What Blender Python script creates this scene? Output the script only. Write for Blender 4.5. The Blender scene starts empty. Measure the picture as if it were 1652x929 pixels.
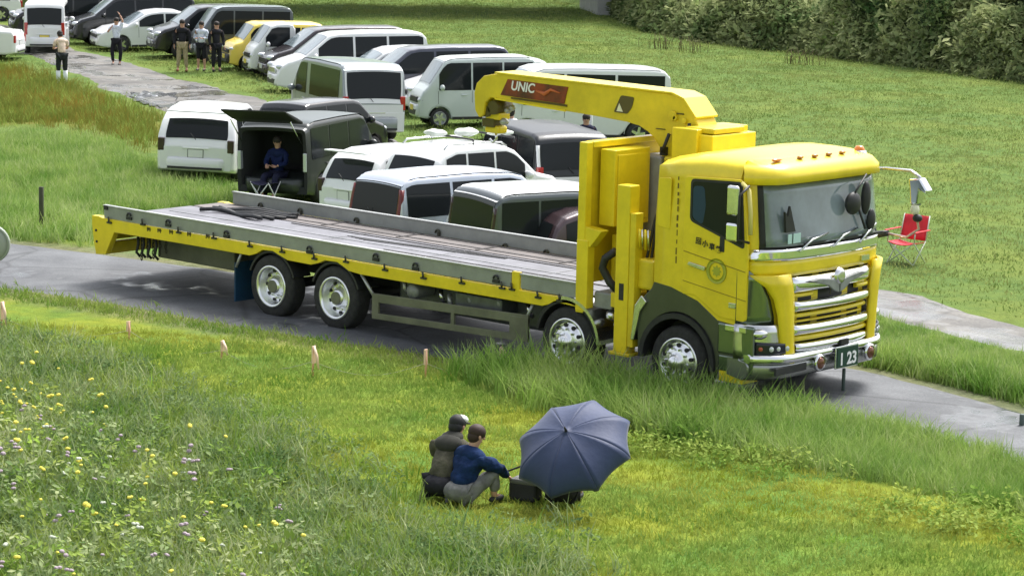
import bpy, bmesh, math, random
from mathutils import Vector, Matrix
import numpy as np
random.seed(7); RNG = np.random.default_rng(11)
S = bpy.context.scene
COL = S.collection
PI = math.pi

# ------------------------------------------------------------------ camera
CW, CH, CF = 1652.0, 929.0, 4207.66
CP = Vector((29.23359, -23.54394, 6.22509))
YAW, PIT, ROL = 2.30461, 0.1643, 0.02211
d_ = Vector((math.cos(PIT)*math.cos(YAW), math.cos(PIT)*math.sin(YAW), -math.sin(PIT)))
r0 = Vector((math.sin(YAW), -math.cos(YAW), 0)); u0 = r0.cross(d_)
R_ = r0*math.cos(ROL)+u0*math.sin(ROL); U_ = u0*math.cos(ROL)-r0*math.sin(ROL)
cd = bpy.data.cameras.new('camera'); cam = bpy.data.objects.new('camera', cd); COL.objects.link(cam)
M = Matrix.Identity(4)
for i in range(3):
    M[i][0] = R_[i]; M[i][1] = U_[i]; M[i][2] = -d_[i]; M[i][3] = CP[i]
cam.matrix_world = M
cd.sensor_width = 36; cd.lens = 36*CF/CW; cd.clip_end = 2000; cd.clip_start = .5
S.camera = cam
def ray(px, py): return d_ + R_*((px-CW/2)/CF) - U_*((py-CH/2)/CF)
def on(px, py, ax, v):
    k = ray(px, py); return CP + k*((v-CP[ax])/k[ax])

# ------------------------------------------------------------------ light
SUN_AZ, SUN_EL = YAW-math.radians(35), math.radians(58)   # behind and to the right of the truck
w = bpy.data.worlds.new('World'); S.world = w; w.use_nodes = True
nt = w.node_tree; nt.nodes.clear()
sky = nt.nodes.new('ShaderNodeTexSky'); sky.sky_type = 'NISHITA'; sky.sun_disc = False
sky.sun_elevation = SUN_EL; sky.sun_rotation = PI/2-SUN_AZ; sky.air_density = 1.0; sky.dust_density = 4.0
hs = nt.nodes.new('ShaderNodeHueSaturation'); hs.inputs['Saturation'].default_value = .35
bg = nt.nodes.new('ShaderNodeBackground'); bg.inputs[1].default_value = .125
ow = nt.nodes.new('ShaderNodeOutputWorld')
nt.links.new(sky.outputs[0], hs.inputs['Color']); nt.links.new(hs.outputs[0], bg.inputs[0]); nt.links.new(bg.outputs[0], ow.inputs[0])
sl = bpy.data.lights.new('sun', 'SUN'); sl.energy = 2.3; sl.angle = math.radians(22); sl.color = (1, .975, .94)
so = bpy.data.objects.new('sun', sl); COL.objects.link(so)
sd = Vector((math.cos(SUN_AZ)*math.cos(SUN_EL), math.sin(SUN_AZ)*math.cos(SUN_EL), math.sin(SUN_EL)))
so.rotation_euler = sd.to_track_quat('Z', 'Y').to_euler(); so.location = (0, 0, 40)
S.view_settings.view_transform = 'Standard'; S.view_settings.look = 'None'
S.view_settings.gamma = 1; S.view_settings.exposure = 1.14

# ------------------------------------------------------------------ terrain function
def sm(t): t = np.clip(t, 0, 1); return t*t*(3-2*t)
DH = np.array([math.cos(YAW), math.sin(YAW)])
def gz(x, y):
    x = np.asarray(x, float); y = np.asarray(y, float)
    v = (x-CP.x)*DH[0]+(y-CP.y)*DH[1]
    z = -1.2*sm((y-3.5)/3.6)
    z = z + np.clip(4.6-.29*v, 0, 4.6)
    z = z + .05*np.sin(x*.9+y*.3)*np.sin(y*.7-x*.2)*sm((np.abs(y-1.2)-3)/3)
    z = z + 9*sm((v-150)/60)
    return z
def at(px, py, h=0.0):
    k = ray(px, py); t = 20.0
    for _ in range(400):
        P = CP+k*t; e = P.z-(float(gz(P.x, P.y))+h)
        if abs(e) < .002: break
        t += e/abs(k.z)*.7
    return CP+k*t

def at_far(px, py, h=0.0):
    k = ray(px, py); g_ = -1.2
    for _ in range(12):
        P = CP+k*((CP.z-g_-h)/abs(k.z)); g_ = float(gz(P.x, P.y))
    return P

# ------------------------------------------------------------------ materials
MATS = {}
def mat(n, c, rough=.5, metal=0., var=.0, scale=8., coat=0., bump=0., spec=.5, c2=None, trans=0., alpha=1., bscale=None, sheen=0.):
    if n in MATS: return MATS[n]
    m = bpy.data.materials.new(n); m.use_nodes = True; t = m.node_tree; b = t.nodes['Principled BSDF']
    b.inputs['Roughness'].default_value = rough; b.inputs['Metallic'].default_value = metal
    b.inputs['Coat Weight'].default_value = coat; b.inputs['Coat Roughness'].default_value = .06
    b.inputs['Specular IOR Level'].default_value = spec
    b.inputs['Transmission Weight'].default_value = trans
    b.inputs['Sheen Weight'].default_value = sheen
    b.inputs['Base Color'].default_value = (*c, 1)
    if var or c2:
        tc = t.nodes.new('ShaderNodeTexCoord'); no = t.nodes.new('ShaderNodeTexNoise'); no.inputs['Scale'].default_value = scale
        no.inputs['Detail'].default_value = 6; no.inputs['Roughness'].default_value = .65
        cr = t.nodes.new('ShaderNodeValToRGB'); a = c2 or tuple(x*(1-var) for x in c); bb = c if c2 else tuple(min(1, x*(1+var)) for x in c)
        cr.color_ramp.elements[0].position = .35; cr.color_ramp.elements[1].position = .65
        cr.color_ramp.elements[0].color = (*a, 1); cr.color_ramp.elements[1].color = (*bb, 1)
        t.links.new(tc.outputs['Object'], no.inputs['Vector']); t.links.new(no.outputs[0], cr.inputs[0]); t.links.new(cr.outputs[0], b.inputs['Base Color'])
        if bump:
            bu = t.nodes.new('ShaderNodeBump'); bu.inputs['Strength'].default_value = bump; bu.inputs['Distance'].default_value = .02
            n2 = t.nodes.new('ShaderNodeTexNoise'); n2.inputs['Scale'].default_value = bscale or scale*4
            t.links.new(tc.outputs['Object'], n2.inputs['Vector'])
            t.links.new(n2.outputs[0], bu.inputs['Height']); t.links.new(bu.outputs[0], b.inputs['Normal'])
    MATS[n] = m; return m
YEL = mat('yellow_paint', (.82, .635, .018), .36, 0, .09, 3.0, .3)
YEL2 = mat('yellow_crane_paint', (.74, .57, .016), .45, 0, .13, 2.5, .15)
CHR = mat('chrome', (.82, .83, .84), .09, 1)
CHR2 = mat('brushed_chrome', (.70, .71, .71), .24, 1, .12, 5)
BLK = mat('black_plastic', (.02, .021, .022), .55, 0, .2, 6)
RUB = mat('tyre_rubber', (.028, .028, .028), .85, 0, .3, 14, 0, .3)
GLS = mat('dark_glass', (.016, .019, .021), .08, 0, 0, 1, 0, 0, .22)
GLS2 = mat('tinted_glass', (.02, .023, .025), .08, 0, 0, 1, 0, 0, .22)
GLW = mat('windshield_glass', (.19, .235, .255), .08, 0, .22, 1.6, 0, 0, .9)
OLV = mat('olive_grey_steel', (.15, .155, .105), .5, .1, .2, 3, 0)
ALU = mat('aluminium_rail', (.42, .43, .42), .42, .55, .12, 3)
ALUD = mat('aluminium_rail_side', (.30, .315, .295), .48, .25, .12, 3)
DK1 = mat('deck_plate_light', (.165, .165, .185), .55, .1, .25, 2.0)
DK2 = mat('deck_plate_brown', (.135, .12, .115), .65, .1, .3, 1.6)
BLUE = mat('blue_mudflap', (.006, .045, .10), .6, 0, .2, 4)
ORG = mat('orange_lens', (.75, .22, .03), .2, 0, 0, 1, .5)
RED = mat('red_lens', (.42, .02, .02), .2, 0, 0, 1, .5)
WHT = mat('white_paint', (.78, .79, .79), .32, 0, .03, 1, .4)
SILV = mat('silver_paint', (.47, .49, .51), .3, .35, .05, 1, .5)
LENS = mat('clear_lens', (.62, .65, .68), .12, .3, 0, 1, .6)
SKIN = mat('skin', (.52, .30, .21), .6, 0, .05, 9)
DRED = mat('banner_red', (.30, .035, .012), .4, 0, 0, 3, .2, c2=(.06, .012, .008))
GREY = mat('grey_metal', (.26, .27, .27), .5, .3, .2, 4)
DGRN = mat('emblem_green', (.40, .42, .03), .5)
PLGR = mat('plate_green', (.01, .05, .035), .4)
INK = mat('lettering_black', (.012, .012, .012), .5)
WINK = mat('lettering_white', (.85, .85, .85), .5)

# ------------------------------------------------------------------ mesh helper
class MB:
    def __init__(s): s.v = []; s.f = []; s.sm = []
    def add(s, vs, fs, smooth=False):
        o = len(s.v); s.v += [tuple(v) for v in vs]; s.f += [tuple(i+o for i in f) for f in fs]; s.sm += [smooth]*len(fs); return s
    def box(s, x0, x1, y0, y1, z0, z1):
        return s.add([(x0,y0,z0),(x1,y0,z0),(x1,y1,z0),(x0,y1,z0),(x0,y0,z1),(x1,y0,z1),(x1,y1,z1),(x0,y1,z1)],
                     [(0,3,2,1),(4,5,6,7),(0,1,5,4),(1,2,6,5),(2,3,7,6),(3,0,4,7)])
    def prism(s, poly, ax, a, b):      # poly in the two other axes
        n = len(poly)
        def P(p, t):
            return (t, p[0], p[1]) if ax == 0 else ((p[0], t, p[1]) if ax == 1 else (p[0], p[1], t))
        vs = [P(p, a) for p in poly]+[P(p, b) for p in poly]
        fs = [tuple(range(n))[::-1], tuple(range(n, 2*n))]+[(i, (i+1) % n, (i+1) % n+n, i+n) for i in range(n)]
        return s.add(vs, fs)
    def tube(s, pts, r, n=10, cap=True):
        pts = [Vector(p) for p in pts]; k = len(pts); rr = r if isinstance(r, (list, tuple)) else [r]*k
        up = Vector((0, 0, 1)); vs = []
        for i, p in enumerate(pts):
            t = (pts[min(i+1, k-1)]-pts[max(i-1, 0)]).normalized()
            if abs(t.dot(up)) > .97: up = Vector((1, 0, 0))
            a = t.cross(up).normalized(); b = t.cross(a); up = -b if b.length else up
            for j in range(n):
                q = 2*PI*j/n; vs.append(p+(a*math.cos(q)+b*math.sin(q))*rr[i])
        fs = [(i*n+j, i*n+(j+1) % n, (i+1)*n+(j+1) % n, (i+1)*n+j) for i in range(k-1) for j in range(n)]
        s.add(vs, fs, True)
        if cap: s.add(vs[:n], [tuple(range(n))[::-1]]); s.add(vs[-n:], [tuple(range(n))])
        return s
    def cyl(s, c, ax, r, h, n=20):
        c = Vector(c); e = Vector([0, 0, 0]); e[ax] = h/2
        return s.tube([c-e, c+e], r, n)
    def lathe(s, prof, c, ax, n=36, close=False):   # prof: (radius, along)
        vs = []; c = Vector(c); A = [(1, 2), (2, 0), (0, 1)][ax]
        for r, t in prof:
            for j in range(n):
                q = 2*PI*j/n; p = Vector((0, 0, 0)); p[ax] = t; p[A[0]] = r*math.cos(q); p[A[1]] = r*math.sin(q); vs.append(c+p)
        k = len(prof)
        fs = [(i*n+j, i*n+(j+1) % n, (i+1)*n+(j+1) % n, (i+1)*n+j) for i in range(k-1) for j in range(n)]
        return s.add(vs, fs, True)
    def ell(s, c, rx, ry, rz, n=12, m=8, rot=None):
        c = Vector(c); vs = []; fs = []
        for i in range(m+1):
            a = -PI/2+PI*i/m
            for j in range(n):
                q = 2*PI*j/n; p = Vector((rx*math.cos(a)*math.cos(q), ry*math.cos(a)*math.sin(q), rz*math.sin(a)))
                if rot: p = rot @ p
                vs.append(c+p)
        fs = [(i*n+j, i*n+(j+1) % n, (i+1)*n+(j+1) % n, (i+1)*n+j) for i in range(m) for j in range(n)]
        return s.add(vs, fs, True)
    def grid(s, rows, smooth=True, closed=False):
        n = len(rows[0]); vs = [p for r in rows for p in r]; fs = []
        for i in range(len(rows)-1):
            for j in range(n if closed else n-1):
                fs.append((i*n+j, i*n+(j+1) % n, (i+1)*n+(j+1) % n, (i+1)*n+j))
        return s.add(vs, fs, smooth)
    def build(s, name, m, parent=None, bevel=0, seg=2, solid=0, fixn=True, smooth=None):
        me = bpy.data.meshes.new(name); me.from_pydata([tuple(v) for v in s.v], [], s.f)
        me.polygons.foreach_set('use_smooth', [bool(x) if smooth is None else smooth for x in s.sm])
        if fixn:
            b = bmesh.new(); b.from_mesh(me); bmesh.ops.remove_doubles(b, verts=b.verts, dist=1e-5)
            bmesh.ops.recalc_face_normals(b, faces=b.faces); b.to_mesh(me); b.free()
        me.materials.append(m); o = bpy.data.objects.new(name, me); COL.objects.link(o)
        if parent: o.parent = parent
        if solid: q = o.modifiers.new('solid', 'SOLIDIFY'); q.thickness = solid
        if bevel:
            q = o.modifiers.new('bevel', 'BEVEL'); q.width = bevel; q.segments = seg; q.limit_method = 'ANGLE'; q.angle_limit = math.radians(40)
        return o
def tag(o, label=None, cat=None, group=None, kind=None):
    if label: o['label'] = label
    if cat: o['category'] = cat
    if group: o['group'] = group
    if kind: o['kind'] = kind
    return o
def thing(name, label, cat, loc=(0, 0, 0), rz=0, group=None):
    o = bpy.data.objects.new(name, None); COL.objects.link(o); o.location = loc; o.rotation_euler = (0, 0, rz); o.empty_display_size = .3
    return tag(o, label, cat, group)
def text(name, s, size, m, parent, loc, rot, depth=.002, shear=0, bold=0):
    c = bpy.data.curves.new(name, 'FONT'); c.body = s; c.size = size; c.extrude = depth; c.align_x = 'CENTER'; c.align_y = 'CENTER'
    c.shear = shear; c.offset = bold
    t = bpy.data.objects.new('tmp_text', c); COL.objects.link(t); bpy.context.view_layer.update()
    me = bpy.data.meshes.new_from_object(t.evaluated_get(bpy.context.evaluated_depsgraph_get())); bpy.data.objects.remove(t)
    me.name = name; me.materials.clear(); me.materials.append(m)
    o = bpy.data.objects.new(name, me); COL.objects.link(o); o.parent = parent; o.location = loc; o.rotation_euler = rot
    return o

def multi(name, parts, parent, **kw):
    me_all = MB(); mats = []; idx = []
    for mb, m in parts:
        if m not in mats: mats.append(m)
        me_all.add(mb.v, mb.f); me_all.sm[-len(mb.f):] = mb.sm; idx += [mats.index(m)]*len(mb.f)
    kw.setdefault('fixn', False)
    o = me_all.build(name, mats[0], parent, **kw)
    for m in mats[1:]: o.data.materials.append(m)
    if len(o.data.polygons) == len(idx): o.data.polygons.foreach_set('material_index', idx)
    return o
# ------------------------------------------------------------------ terrain, roads
def ground_mat():
    m = bpy.data.materials.new('field_ground'); m.use_nodes = True; t = m.node_tree; b = t.nodes['Principled BSDF']; b.inputs['Roughness'].default_value = 1
    b.inputs['Specular IOR Level'].default_value = .1
    g = t.nodes.new('ShaderNodeNewGeometry'); N = t.nodes.new; Lk = t.links.new
    at_ = N('ShaderNodeAttribute'); at_.attribute_name = 'zone'
    def noise(sc, det=8, rg=.6):
        n = N('ShaderNodeTexNoise'); n.inputs['Scale'].default_value = sc; n.inputs['Detail'].default_value = det; n.inputs['Roughness'].default_value = rg
        Lk(g.outputs['Position'], n.inputs['Vector']); return n.outputs[0]
    def ramp(f, a, c1, bb, c2):
        r = N('ShaderNodeValToRGB'); r.color_ramp.elements[0].position = a; r.color_ramp.elements[0].color = (*c1, 1)
        r.color_ramp.elements[1].position = bb; r.color_ramp.elements[1].color = (*c2, 1); Lk(f, r.inputs[0]); return r.outputs[0]
    def mix(f, a, bb):
        x = N('ShaderNodeMix'); x.data_type = 'RGBA'; Lk(f, x.inputs[0]); Lk(a, x.inputs[6]); Lk(bb, x.inputs[7]); return x.outputs[2]
    green = ramp(noise(3.2), .35, (.075, .145, .025), .7, (.135, .235, .040))
    yel = ramp(noise(5), .3, (.17, .21, .025), .7, (.27, .30, .035))
    far = ramp(noise(2.4, 10, .72), .33, (.070, .125, .032), .66, (.135, .20, .048))
    fy = ramp(noise(3.5, 8), .3, (.12, .165, .035), .7, (.19, .225, .05))
    fm = ramp(noise(.28, 6, .6), .47, (0, 0, 0), .66, (.8, .8, .8))
    far = mix(fm, far, fy)
    tl = ramp(noise(.16, 5, .8), .58, (1, 1, 1), .63, (.72, .70, .62))
    xf = N('ShaderNodeMix'); xf.data_type = 'RGBA'; xf.blend_type = 'MULTIPLY'; xf.inputs[0].default_value = 1; Lk(far, xf.inputs[6]); Lk(tl, xf.inputs[7]); far = xf.outputs[2]
    big = ramp(noise(.55, 4), .40, (0, 0, 0), .62, (1, 1, 1))
    sep = N('ShaderNodeSeparateColor'); Lk(at_.outputs['Color'], sep.inputs[0])
    near = mix(big, green, yel)
    c = mix(sep.outputs[0], near, far)
    rust = ramp(noise(1.3), .35, (.20, .16, .035), .65, (.14, .18, .035))
    c = mix(sep.outputs[1], c, rust)
    dirt = ramp(noise(6), .35, (.10, .095, .07), .65, (.20, .18, .13))
    c = mix(sep.outputs[2], c, dirt)
    dark = ramp(noise(2.1, 10, .75), .60, (1, 1, 1), .74, (.70, .66, .55))
    x = N('ShaderNodeMix'); x.data_type = 'RGBA'; x.blend_type = 'MULTIPLY'; x.inputs[0].default_value = 1; Lk(c, x.inputs[6]); Lk(dark, x.inputs[7])
    Lk(x.outputs[2], b.inputs['Base Color'])
    bu = N('ShaderNodeBump'); bu.inputs['Strength'].default_value = .7; bu.inputs['Distance'].default_value = .08
    Lk(noise(9, 6, .7), bu.inputs['Height']); Lk(bu.outputs[0], b.inputs['Normal'])
    return m
def inpoly(P, poly):
    x, y = P[:, 0], P[:, 1]; c = np.zeros(len(P), bool); n = len(poly); j = n-1
    for i in range(n):
        xi, yi = poly[i]; xj, yj = poly[j]
        c ^= ((yi > y) != (yj > y)) & (x < (xj-xi)*(y-yi)/((yj-yi) if yj != yi else 1e-9)+xi); j = i
    return c
def wpoly(pp): return [tuple(at(*p)[:2]) for p in pp]
RUST = wpoly([(-150, 95), (30, 112), (110, 140), (200, 175), (262, 200), (270, 255), (180, 215), (100, 200), (-150, 200)])
NEARE = [(-60, -9), (-20, -3.2), (-4, -1.9), (0, -1.35), (4, -.95), (8.5, -.35), (11.5, .05), (13.5, .2), (15, -.1), (20, -1.9), (30, -7.5)]
FARE = [(-60, -4), (-20, -.9), (-4.4, 1.5), (-2.5, 2.0), (2, 2.7), (7, 3.1), (11.3, 3.2), (13.4, 2.7), (15, 2.1), (20, .6), (30, -4.5)]
def lerp_line(L, x): xs = [p[0] for p in L]; ys = [p[1] for p in L]; return np.interp(x, xs, ys)
def make_ground():
    # polar-ish grid in camera heading: fine near, coarse far
    vv = np.concatenate([np.linspace(-30, 20, 26), np.linspace(20.5, 60, 110), np.geomspace(60.5, 600, 130)])
    uu = np.concatenate([-np.geomspace(400, 26, 18), np.linspace(-25, 25, 180), np.geomspace(26, 400, 18)])
    VV, UU = np.meshgrid(vv, uu, indexing='ij')
    X = CP.x+VV*DH[0]+UU*DH[1]; Y = CP.y+VV*DH[1]-UU*DH[0]
    Z = gz(X, Y)
    # shallow ditch under the road sheet so that the sheet lies just above
    n, m_ = X.shape
    vs = np.stack([X.ravel(), Y.ravel(), Z.ravel()], 1)
    idx = np.arange(n*m_).reshape(n, m_)
    fs = np.stack([idx[:-1, :-1].ravel(), idx[:-1, 1:].ravel(), idx[1:, 1:].ravel(), idx[1:, :-1].ravel()], 1)
    me = bpy.data.meshes.new('ground'); me.from_pydata(vs.tolist(), [], fs.tolist())
    me.polygons.foreach_set('use_smooth', [True]*len(fs))
    P = vs[:, :2]
    far = sm((P[:, 1]-2.5)/2.0)
    rust = np.zeros(len(P))
    for k in range(9):
        jit = np.array([math.cos(k*.7), math.sin(k*.7)])*(.9 if k else 0)
        rust += inpoly(P+jit, RUST)/9.0
    ne = lerp_line(NEARE, P[:, 0]); fe = lerp_line(FARE, P[:, 0])
    dirt = np.clip(1-np.maximum(ne-.1-P[:, 1], P[:, 1]-fe-.02)/.45, 0, 1)*.75
    a = me.color_attributes.new('zone', 'FLOAT_COLOR', 'POINT')
    a.data.foreach_set('color', np.stack([far, rust, dirt, np.ones(len(P))], 1).ravel().astype(np.float32))
    me.materials.append(ground_mat())
    o = bpy.data.objects.new('ground', me); COL.objects.link(o); tag(o, kind='structure')
make_ground()
def road_sheet(name, near, far, m, n=240, k=8, h=.03, x0=None, x1=None, jag=.12, seed=1):
    xs = np.linspace(x0, x1, n); r = np.random.default_rng(seed)
    def rag():
        a = r.normal(0, 1, n); a = np.convolve(a, np.ones(5)/5, 'same'); return a*jag
    ya = lerp_line(near, xs)+rag(); yb = lerp_line(far, xs)+rag()
    rows = []
    for i in range(n):
        ys = np.linspace(ya[i], yb[i], k)
        hh = np.full(k, h); hh[0] = hh[-1] = -.03
        rows.append([(xs[i], ys[j], float(gz(xs[i], ys[j]))+hh[j]) for j in range(k)])
    b = MB(); b.grid(rows); o = b.build(name, m); tag(o, kind='structure'); return o
def road_mat(n, a, b_, sc, wet, crack, fine):
    m = bpy.data.materials.new(n); m.use_nodes = True; t = m.node_tree; p = t.nodes['Principled BSDF']; N = t.nodes.new; Lk = t.links.new
    g = N('ShaderNodeNewGeometry')
    def noise(s_, det=6, rg=.65):
        q = N('ShaderNodeTexNoise'); q.inputs['Scale'].default_value = s_; q.inputs['Detail'].default_value = det; q.inputs['Roughness'].default_value = rg; Lk(g.outputs['Position'], q.inputs['Vector']); return q.outputs[0]
    def ramp(f, x0, c0, x1, c1):
        r = N('ShaderNodeValToRGB'); e = r.color_ramp.elements; e[0].position = x0; e[0].color = (*c0, 1); e[1].position = x1; e[1].color = (*c1, 1); Lk(f, r.inputs[0]); return r.outputs[0]
    def mul(x, y):
        q = N('ShaderNodeMix'); q.data_type = 'RGBA'; q.blend_type = 'MULTIPLY'; q.inputs[0].default_value = 1; Lk(x, q.inputs[6]); Lk(y, q.inputs[7]); return q.outputs[2]
    c = ramp(noise(sc, 8), .36, a, .64, b_)
    c = mul(c, ramp(noise(fine, 3, .8), .30, (.62, .62, .62), .70, (1.25, 1.25, 1.22)))
    c = mul(c, ramp(noise(.35, 3), .40, (.78, .78, .80), .60, (1.1, 1.1, 1.1)))
    v = N('ShaderNodeTexVoronoi'); v.feature = 'DISTANCE_TO_EDGE'; v.inputs['Scale'].default_value = crack; Lk(g.outputs['Position'], v.inputs['Vector'])
    c = mul(c, ramp(v.outputs['Distance'], .0, (.55, .55, .55), .02, (1, 1, 1)))
    Lk(c, p.inputs['Base Color'])
    rr_ = ramp(noise(.55, 4), wet, (.12, .12, .12), wet+.09, (.75, .75, .75)); Lk(rr_, p.inputs['Roughness'])
    bu = N('ShaderNodeBump'); bu.inputs['Strength'].default_value = .35; bu.inputs['Distance'].default_value = .015; Lk(noise(fine*.6, 4), bu.inputs['Height']); Lk(bu.outputs[0], p.inputs['Normal'])
    return m
ASP = road_mat('wet_asphalt', (.075, .08, .088), (.125, .132, .142), 1.2, .36, .45, 45)
GRV = road_mat('gravel_track', (.085, .082, .076), (.185, .175, .155), .9, .42, .25, 18)
road_sheet('road', NEARE, FARE, ASP, x0=-60, x1=29, jag=.10, h=.035)
GN_ = [(-75, 46), (-45.4, 33.4), (-33.8, 27.3), (-27, 24.2), (-8, 17), (5.3, 12.05), (8.7, 11.0), (20, 7)]
GF_ = [(-75, 51), (-47, 37), (-43.6, 36), (-35.3, 32.5), (-30, 30), (-8, 20.5), (3.5, 14.7), (7.1, 13.7), (20, 10)]
road_sheet('gravel_path', GN_, GF_, GRV, x0=-75, x1=20, jag=.25, h=.03, seed=4, n=320)

pw = [at(*p) for p in ((210, 152), (240, 149), (283, 152), (287, 165), (284, 177), (262, 175), (238, 171), (215, 163))]
pc = sum((p for p in pw), Vector())/len(pw); b = MB()
rim = []
for i in range(48):
    t = i/48*len(pw); k = int(t) % len(pw); p = pw[k].lerp(pw[(k+1) % len(pw)], t-int(t)); rr_ = 1+.10*math.sin(i*1.7)+.06*math.sin(i*3.1); q_ = pc+(p-pc)*rr_; rim.append((q_.x, q_.y, float(gz(q_.x, q_.y))+.036))
b.add(rim, [tuple(range(48))]); tag(b.build('puddle', mat('puddle_water', (.16, .165, .17), .04)), kind='structure')
# ------------------------------------------------------------------ truck
TR = thing('crane_truck', 'yellow flatbed crane truck with folded crane behind its cab, parked across the asphalt road', 'truck')
def yp(px, py, y=0): p = on(px, py, 1, y); return p.x, p.z
# cab shell
def plan(z):
    t = max(0, (z-1.9)/.75); back = 10.24
    base = [(back, .0), (10.5, 0), (10.9, 0), (11.2, 0), (11.42, .005), (11.56, .035), (11.67, .10), (11.75, .20), (11.81, .36), (11.85, .62), (11.87, .93), (11.88, 1.245)]
    out = []
    for x, y in base:
        f = (x-11.2)/.68 if x > 11.2 else 0
        out.append((x-.13*t*max(0, f)**1.5, y+.04*t))
    return out+[(x, 2.49-y) for x, y in out[-2::-1]]
def zlow(x):
    return float(np.interp(x, [10.24, 10.6, 10.85, 11.05, 11.2, 11.3, 11.5], [1.33, 1.29, 1.22, 1.09, 1.0, .98, .98]))
def cab_shell():
    b = MB(); rows = []
    for k in range(13):
        t = k/12; row = []
        zz = .98+t*(2.70-.98)
        for (x, y) in plan(zz):
            z0 = zlow(x); row.append((x, y, z0+t*(2.70-z0)))
        rows.append(row)
    top = plan(2.70)
    cx, cy = 11.0, 1.245
    for z, ins in ((2.755, .025), (2.80, .08), (2.84, .20), (2.875, .42), (2.90, .75), (2.91, 1.1)):
        row = []
        for x, y in top:
            dx, dy = x-cx, y-cy
            row.append((cx+dx*max(.02, 1-ins*.75/max(abs(cx-10.24), .6)), cy+dy*(1-ins/1.245), z+ (.02 if x > 10.6 else -.04*(10.6-x)/.36*(1-ins))))
        rows.append(row)
    b.grid(rows, True, True)
    n = len(rows[-1]); b.f.append(tuple(len(b.v)-n+i for i in range(n))); b.sm.append(True)
    return b.build('cab_body', YEL, TR)
cab = cab_shell()
def cabfront(y, z, off=0):
    P = plan(z); ys = [p[1] for p in P]; xs = [p[0] for p in P]
    i = 4
    seg = P[4:len(P)-4]
    return float(np.interp(y, [p[1] for p in seg], [p[0] for p in seg]))+off
def front_patch(name, m, zb, zt, yb, yt, off, nz=8, ny=18, thick=.02, parent=TR, lean=0):
    """patch following the rounded front; yb/yt = (y0,y1) at bottom/top; zb/zt may be functions of u"""
    b = MB(); rows = []
    for i in range(nz+1):
        t = i/nz; row = []
        for j in range(ny+1):
            u = j/ny; y = (yb[0]+(yb[1]-yb[0])*u)*(1-t)+(yt[0]+(yt[1]-yt[0])*u)*t
            a = zb(u) if callable(zb) else zb; c = zt(u) if callable(zt) else zt
            z = a+(c-a)*t; row.append((cabfront(y, z, off), y, z))
        rows.append(row)
    n0 = len(rows); b.grid(rows)
    o = b.build(name, m, parent, solid=-thick); return o
# windshield and its black surround
front_patch('windshield_seal', BLK, 1.855, 2.615, (.10, 2.39), (.13, 2.36), .006)
front_patch('windshield', GLW, 1.895, 2.585, (.15, 2.34), (.17, 2.32), .022)
# sun visor
b = MB(); rows = []
for (x, z, ins) in ((11.50, 2.60, .0), (11.50, 2.84, .10), (11.60, 2.865, .14), (11.80, 2.80, .07), (11.87, 2.72, .02), (11.88, 2.61, .0), (11.80, 2.595, .0), (11.5, 2.60, 0)):
    row = []
    for j in range(25):
        u = j/24; y = -.01+ins+u*(2.51-2*ins); f = abs(2*u-1); rr = .34*max(0, (f-.68)/.32)**2.2
        row.append((max(11.45, x-rr-.03*f*f), y, z))
    rows.append(row)
b.grid(rows); b.build('sun_visor', YEL, TR)
for i, y in enumerate((.42, .86, 1.14, 1.42, 1.70)):
    mb = MB().ell((11.66-.02*abs(y-1.2), y, 2.868), .035, .055 if i else .10, .02); mb.build('marker_lamp', ORG if i == 0 else mat('amber_dim', (.45, .2, .04), .3), TR)
bc = MB(); bc.lathe([(0, .075), (.04, .07), (.06, .04), (.065, 0)], (11.6, 2.12, 2.84), 2, 16); bc.build('beacon', ORG, TR)
MB().lathe([(0, .02), (.085, .015), (.09, -.03)], (11.6, 2.12, 2.84), 2, 16).build('beacon_base', CHR2, TR)
# chrome cowl under windshield with wipers
front_patch('cowl_trim', CHR, 1.735, lambda u: 1.865, (.02, 2.47), (.05, 2.44), .035, 4, 26)
for y0, y1 in ((.55, 1.10), (1.15, 1.70), (1.72, 2.2)):
    MB().tube([(cabfront(y0, 1.84, .08), y0, 1.83), (cabfront(y0+.2, 1.92, .08), y0+.22, 1.95), (cabfront(y1, 2.0, .06), y1, 2.0)], .013, 8).build('wiper', CHR, TR)
    MB().box(11.90, 11.915, y0+.1, y1+.02, 1.885, 1.915).build('wiper_blade', BLK, TR)
# items seen in the windshield
MB().ell((11.955, 1.52, 2.31), .07, .135, .135, 16, 10).build('fender_mirror', BLK, TR)
MB().tube([(11.9, 1.85, 2.62), (11.98, 1.52, 2.44)], .012, 8).build('mirror_stay', BLK, TR)
MB().ell((11.90, 1.86, 2.34), .05, .075, .20, 14, 10).build('inner_mirror', BLK, TR)
MB().ell((11.89, 2.0, 2.07), .04, .075, .13, 14, 10).build('inner_mirror', BLK, TR)
MB().tube([(11.9, 1.70, 2.26), (11.93, 1.83, 1.98)], .014, 8).build('mirror_stay', BLK, TR)
MB().ell((11.885, 1.22, 1.93), .02, .04, .06).build('dash_camera', BLK, TR)
MB().box(11.885, 11.892, .36, .43, 1.93, 2.04).box(11.885, 11.892, .46, .60, 1.93, 2.04).build('windshield_sticker', mat('pale_sticker', (.45, .65, .62), .5), TR)
MB().prism([(.34, 2.06), (.52, 2.06), (.40, 2.36), (.36, 2.24), (.31, 2.30)], 0, 11.845, 11.875).build('sun_shade', BLK, TR)
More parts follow.
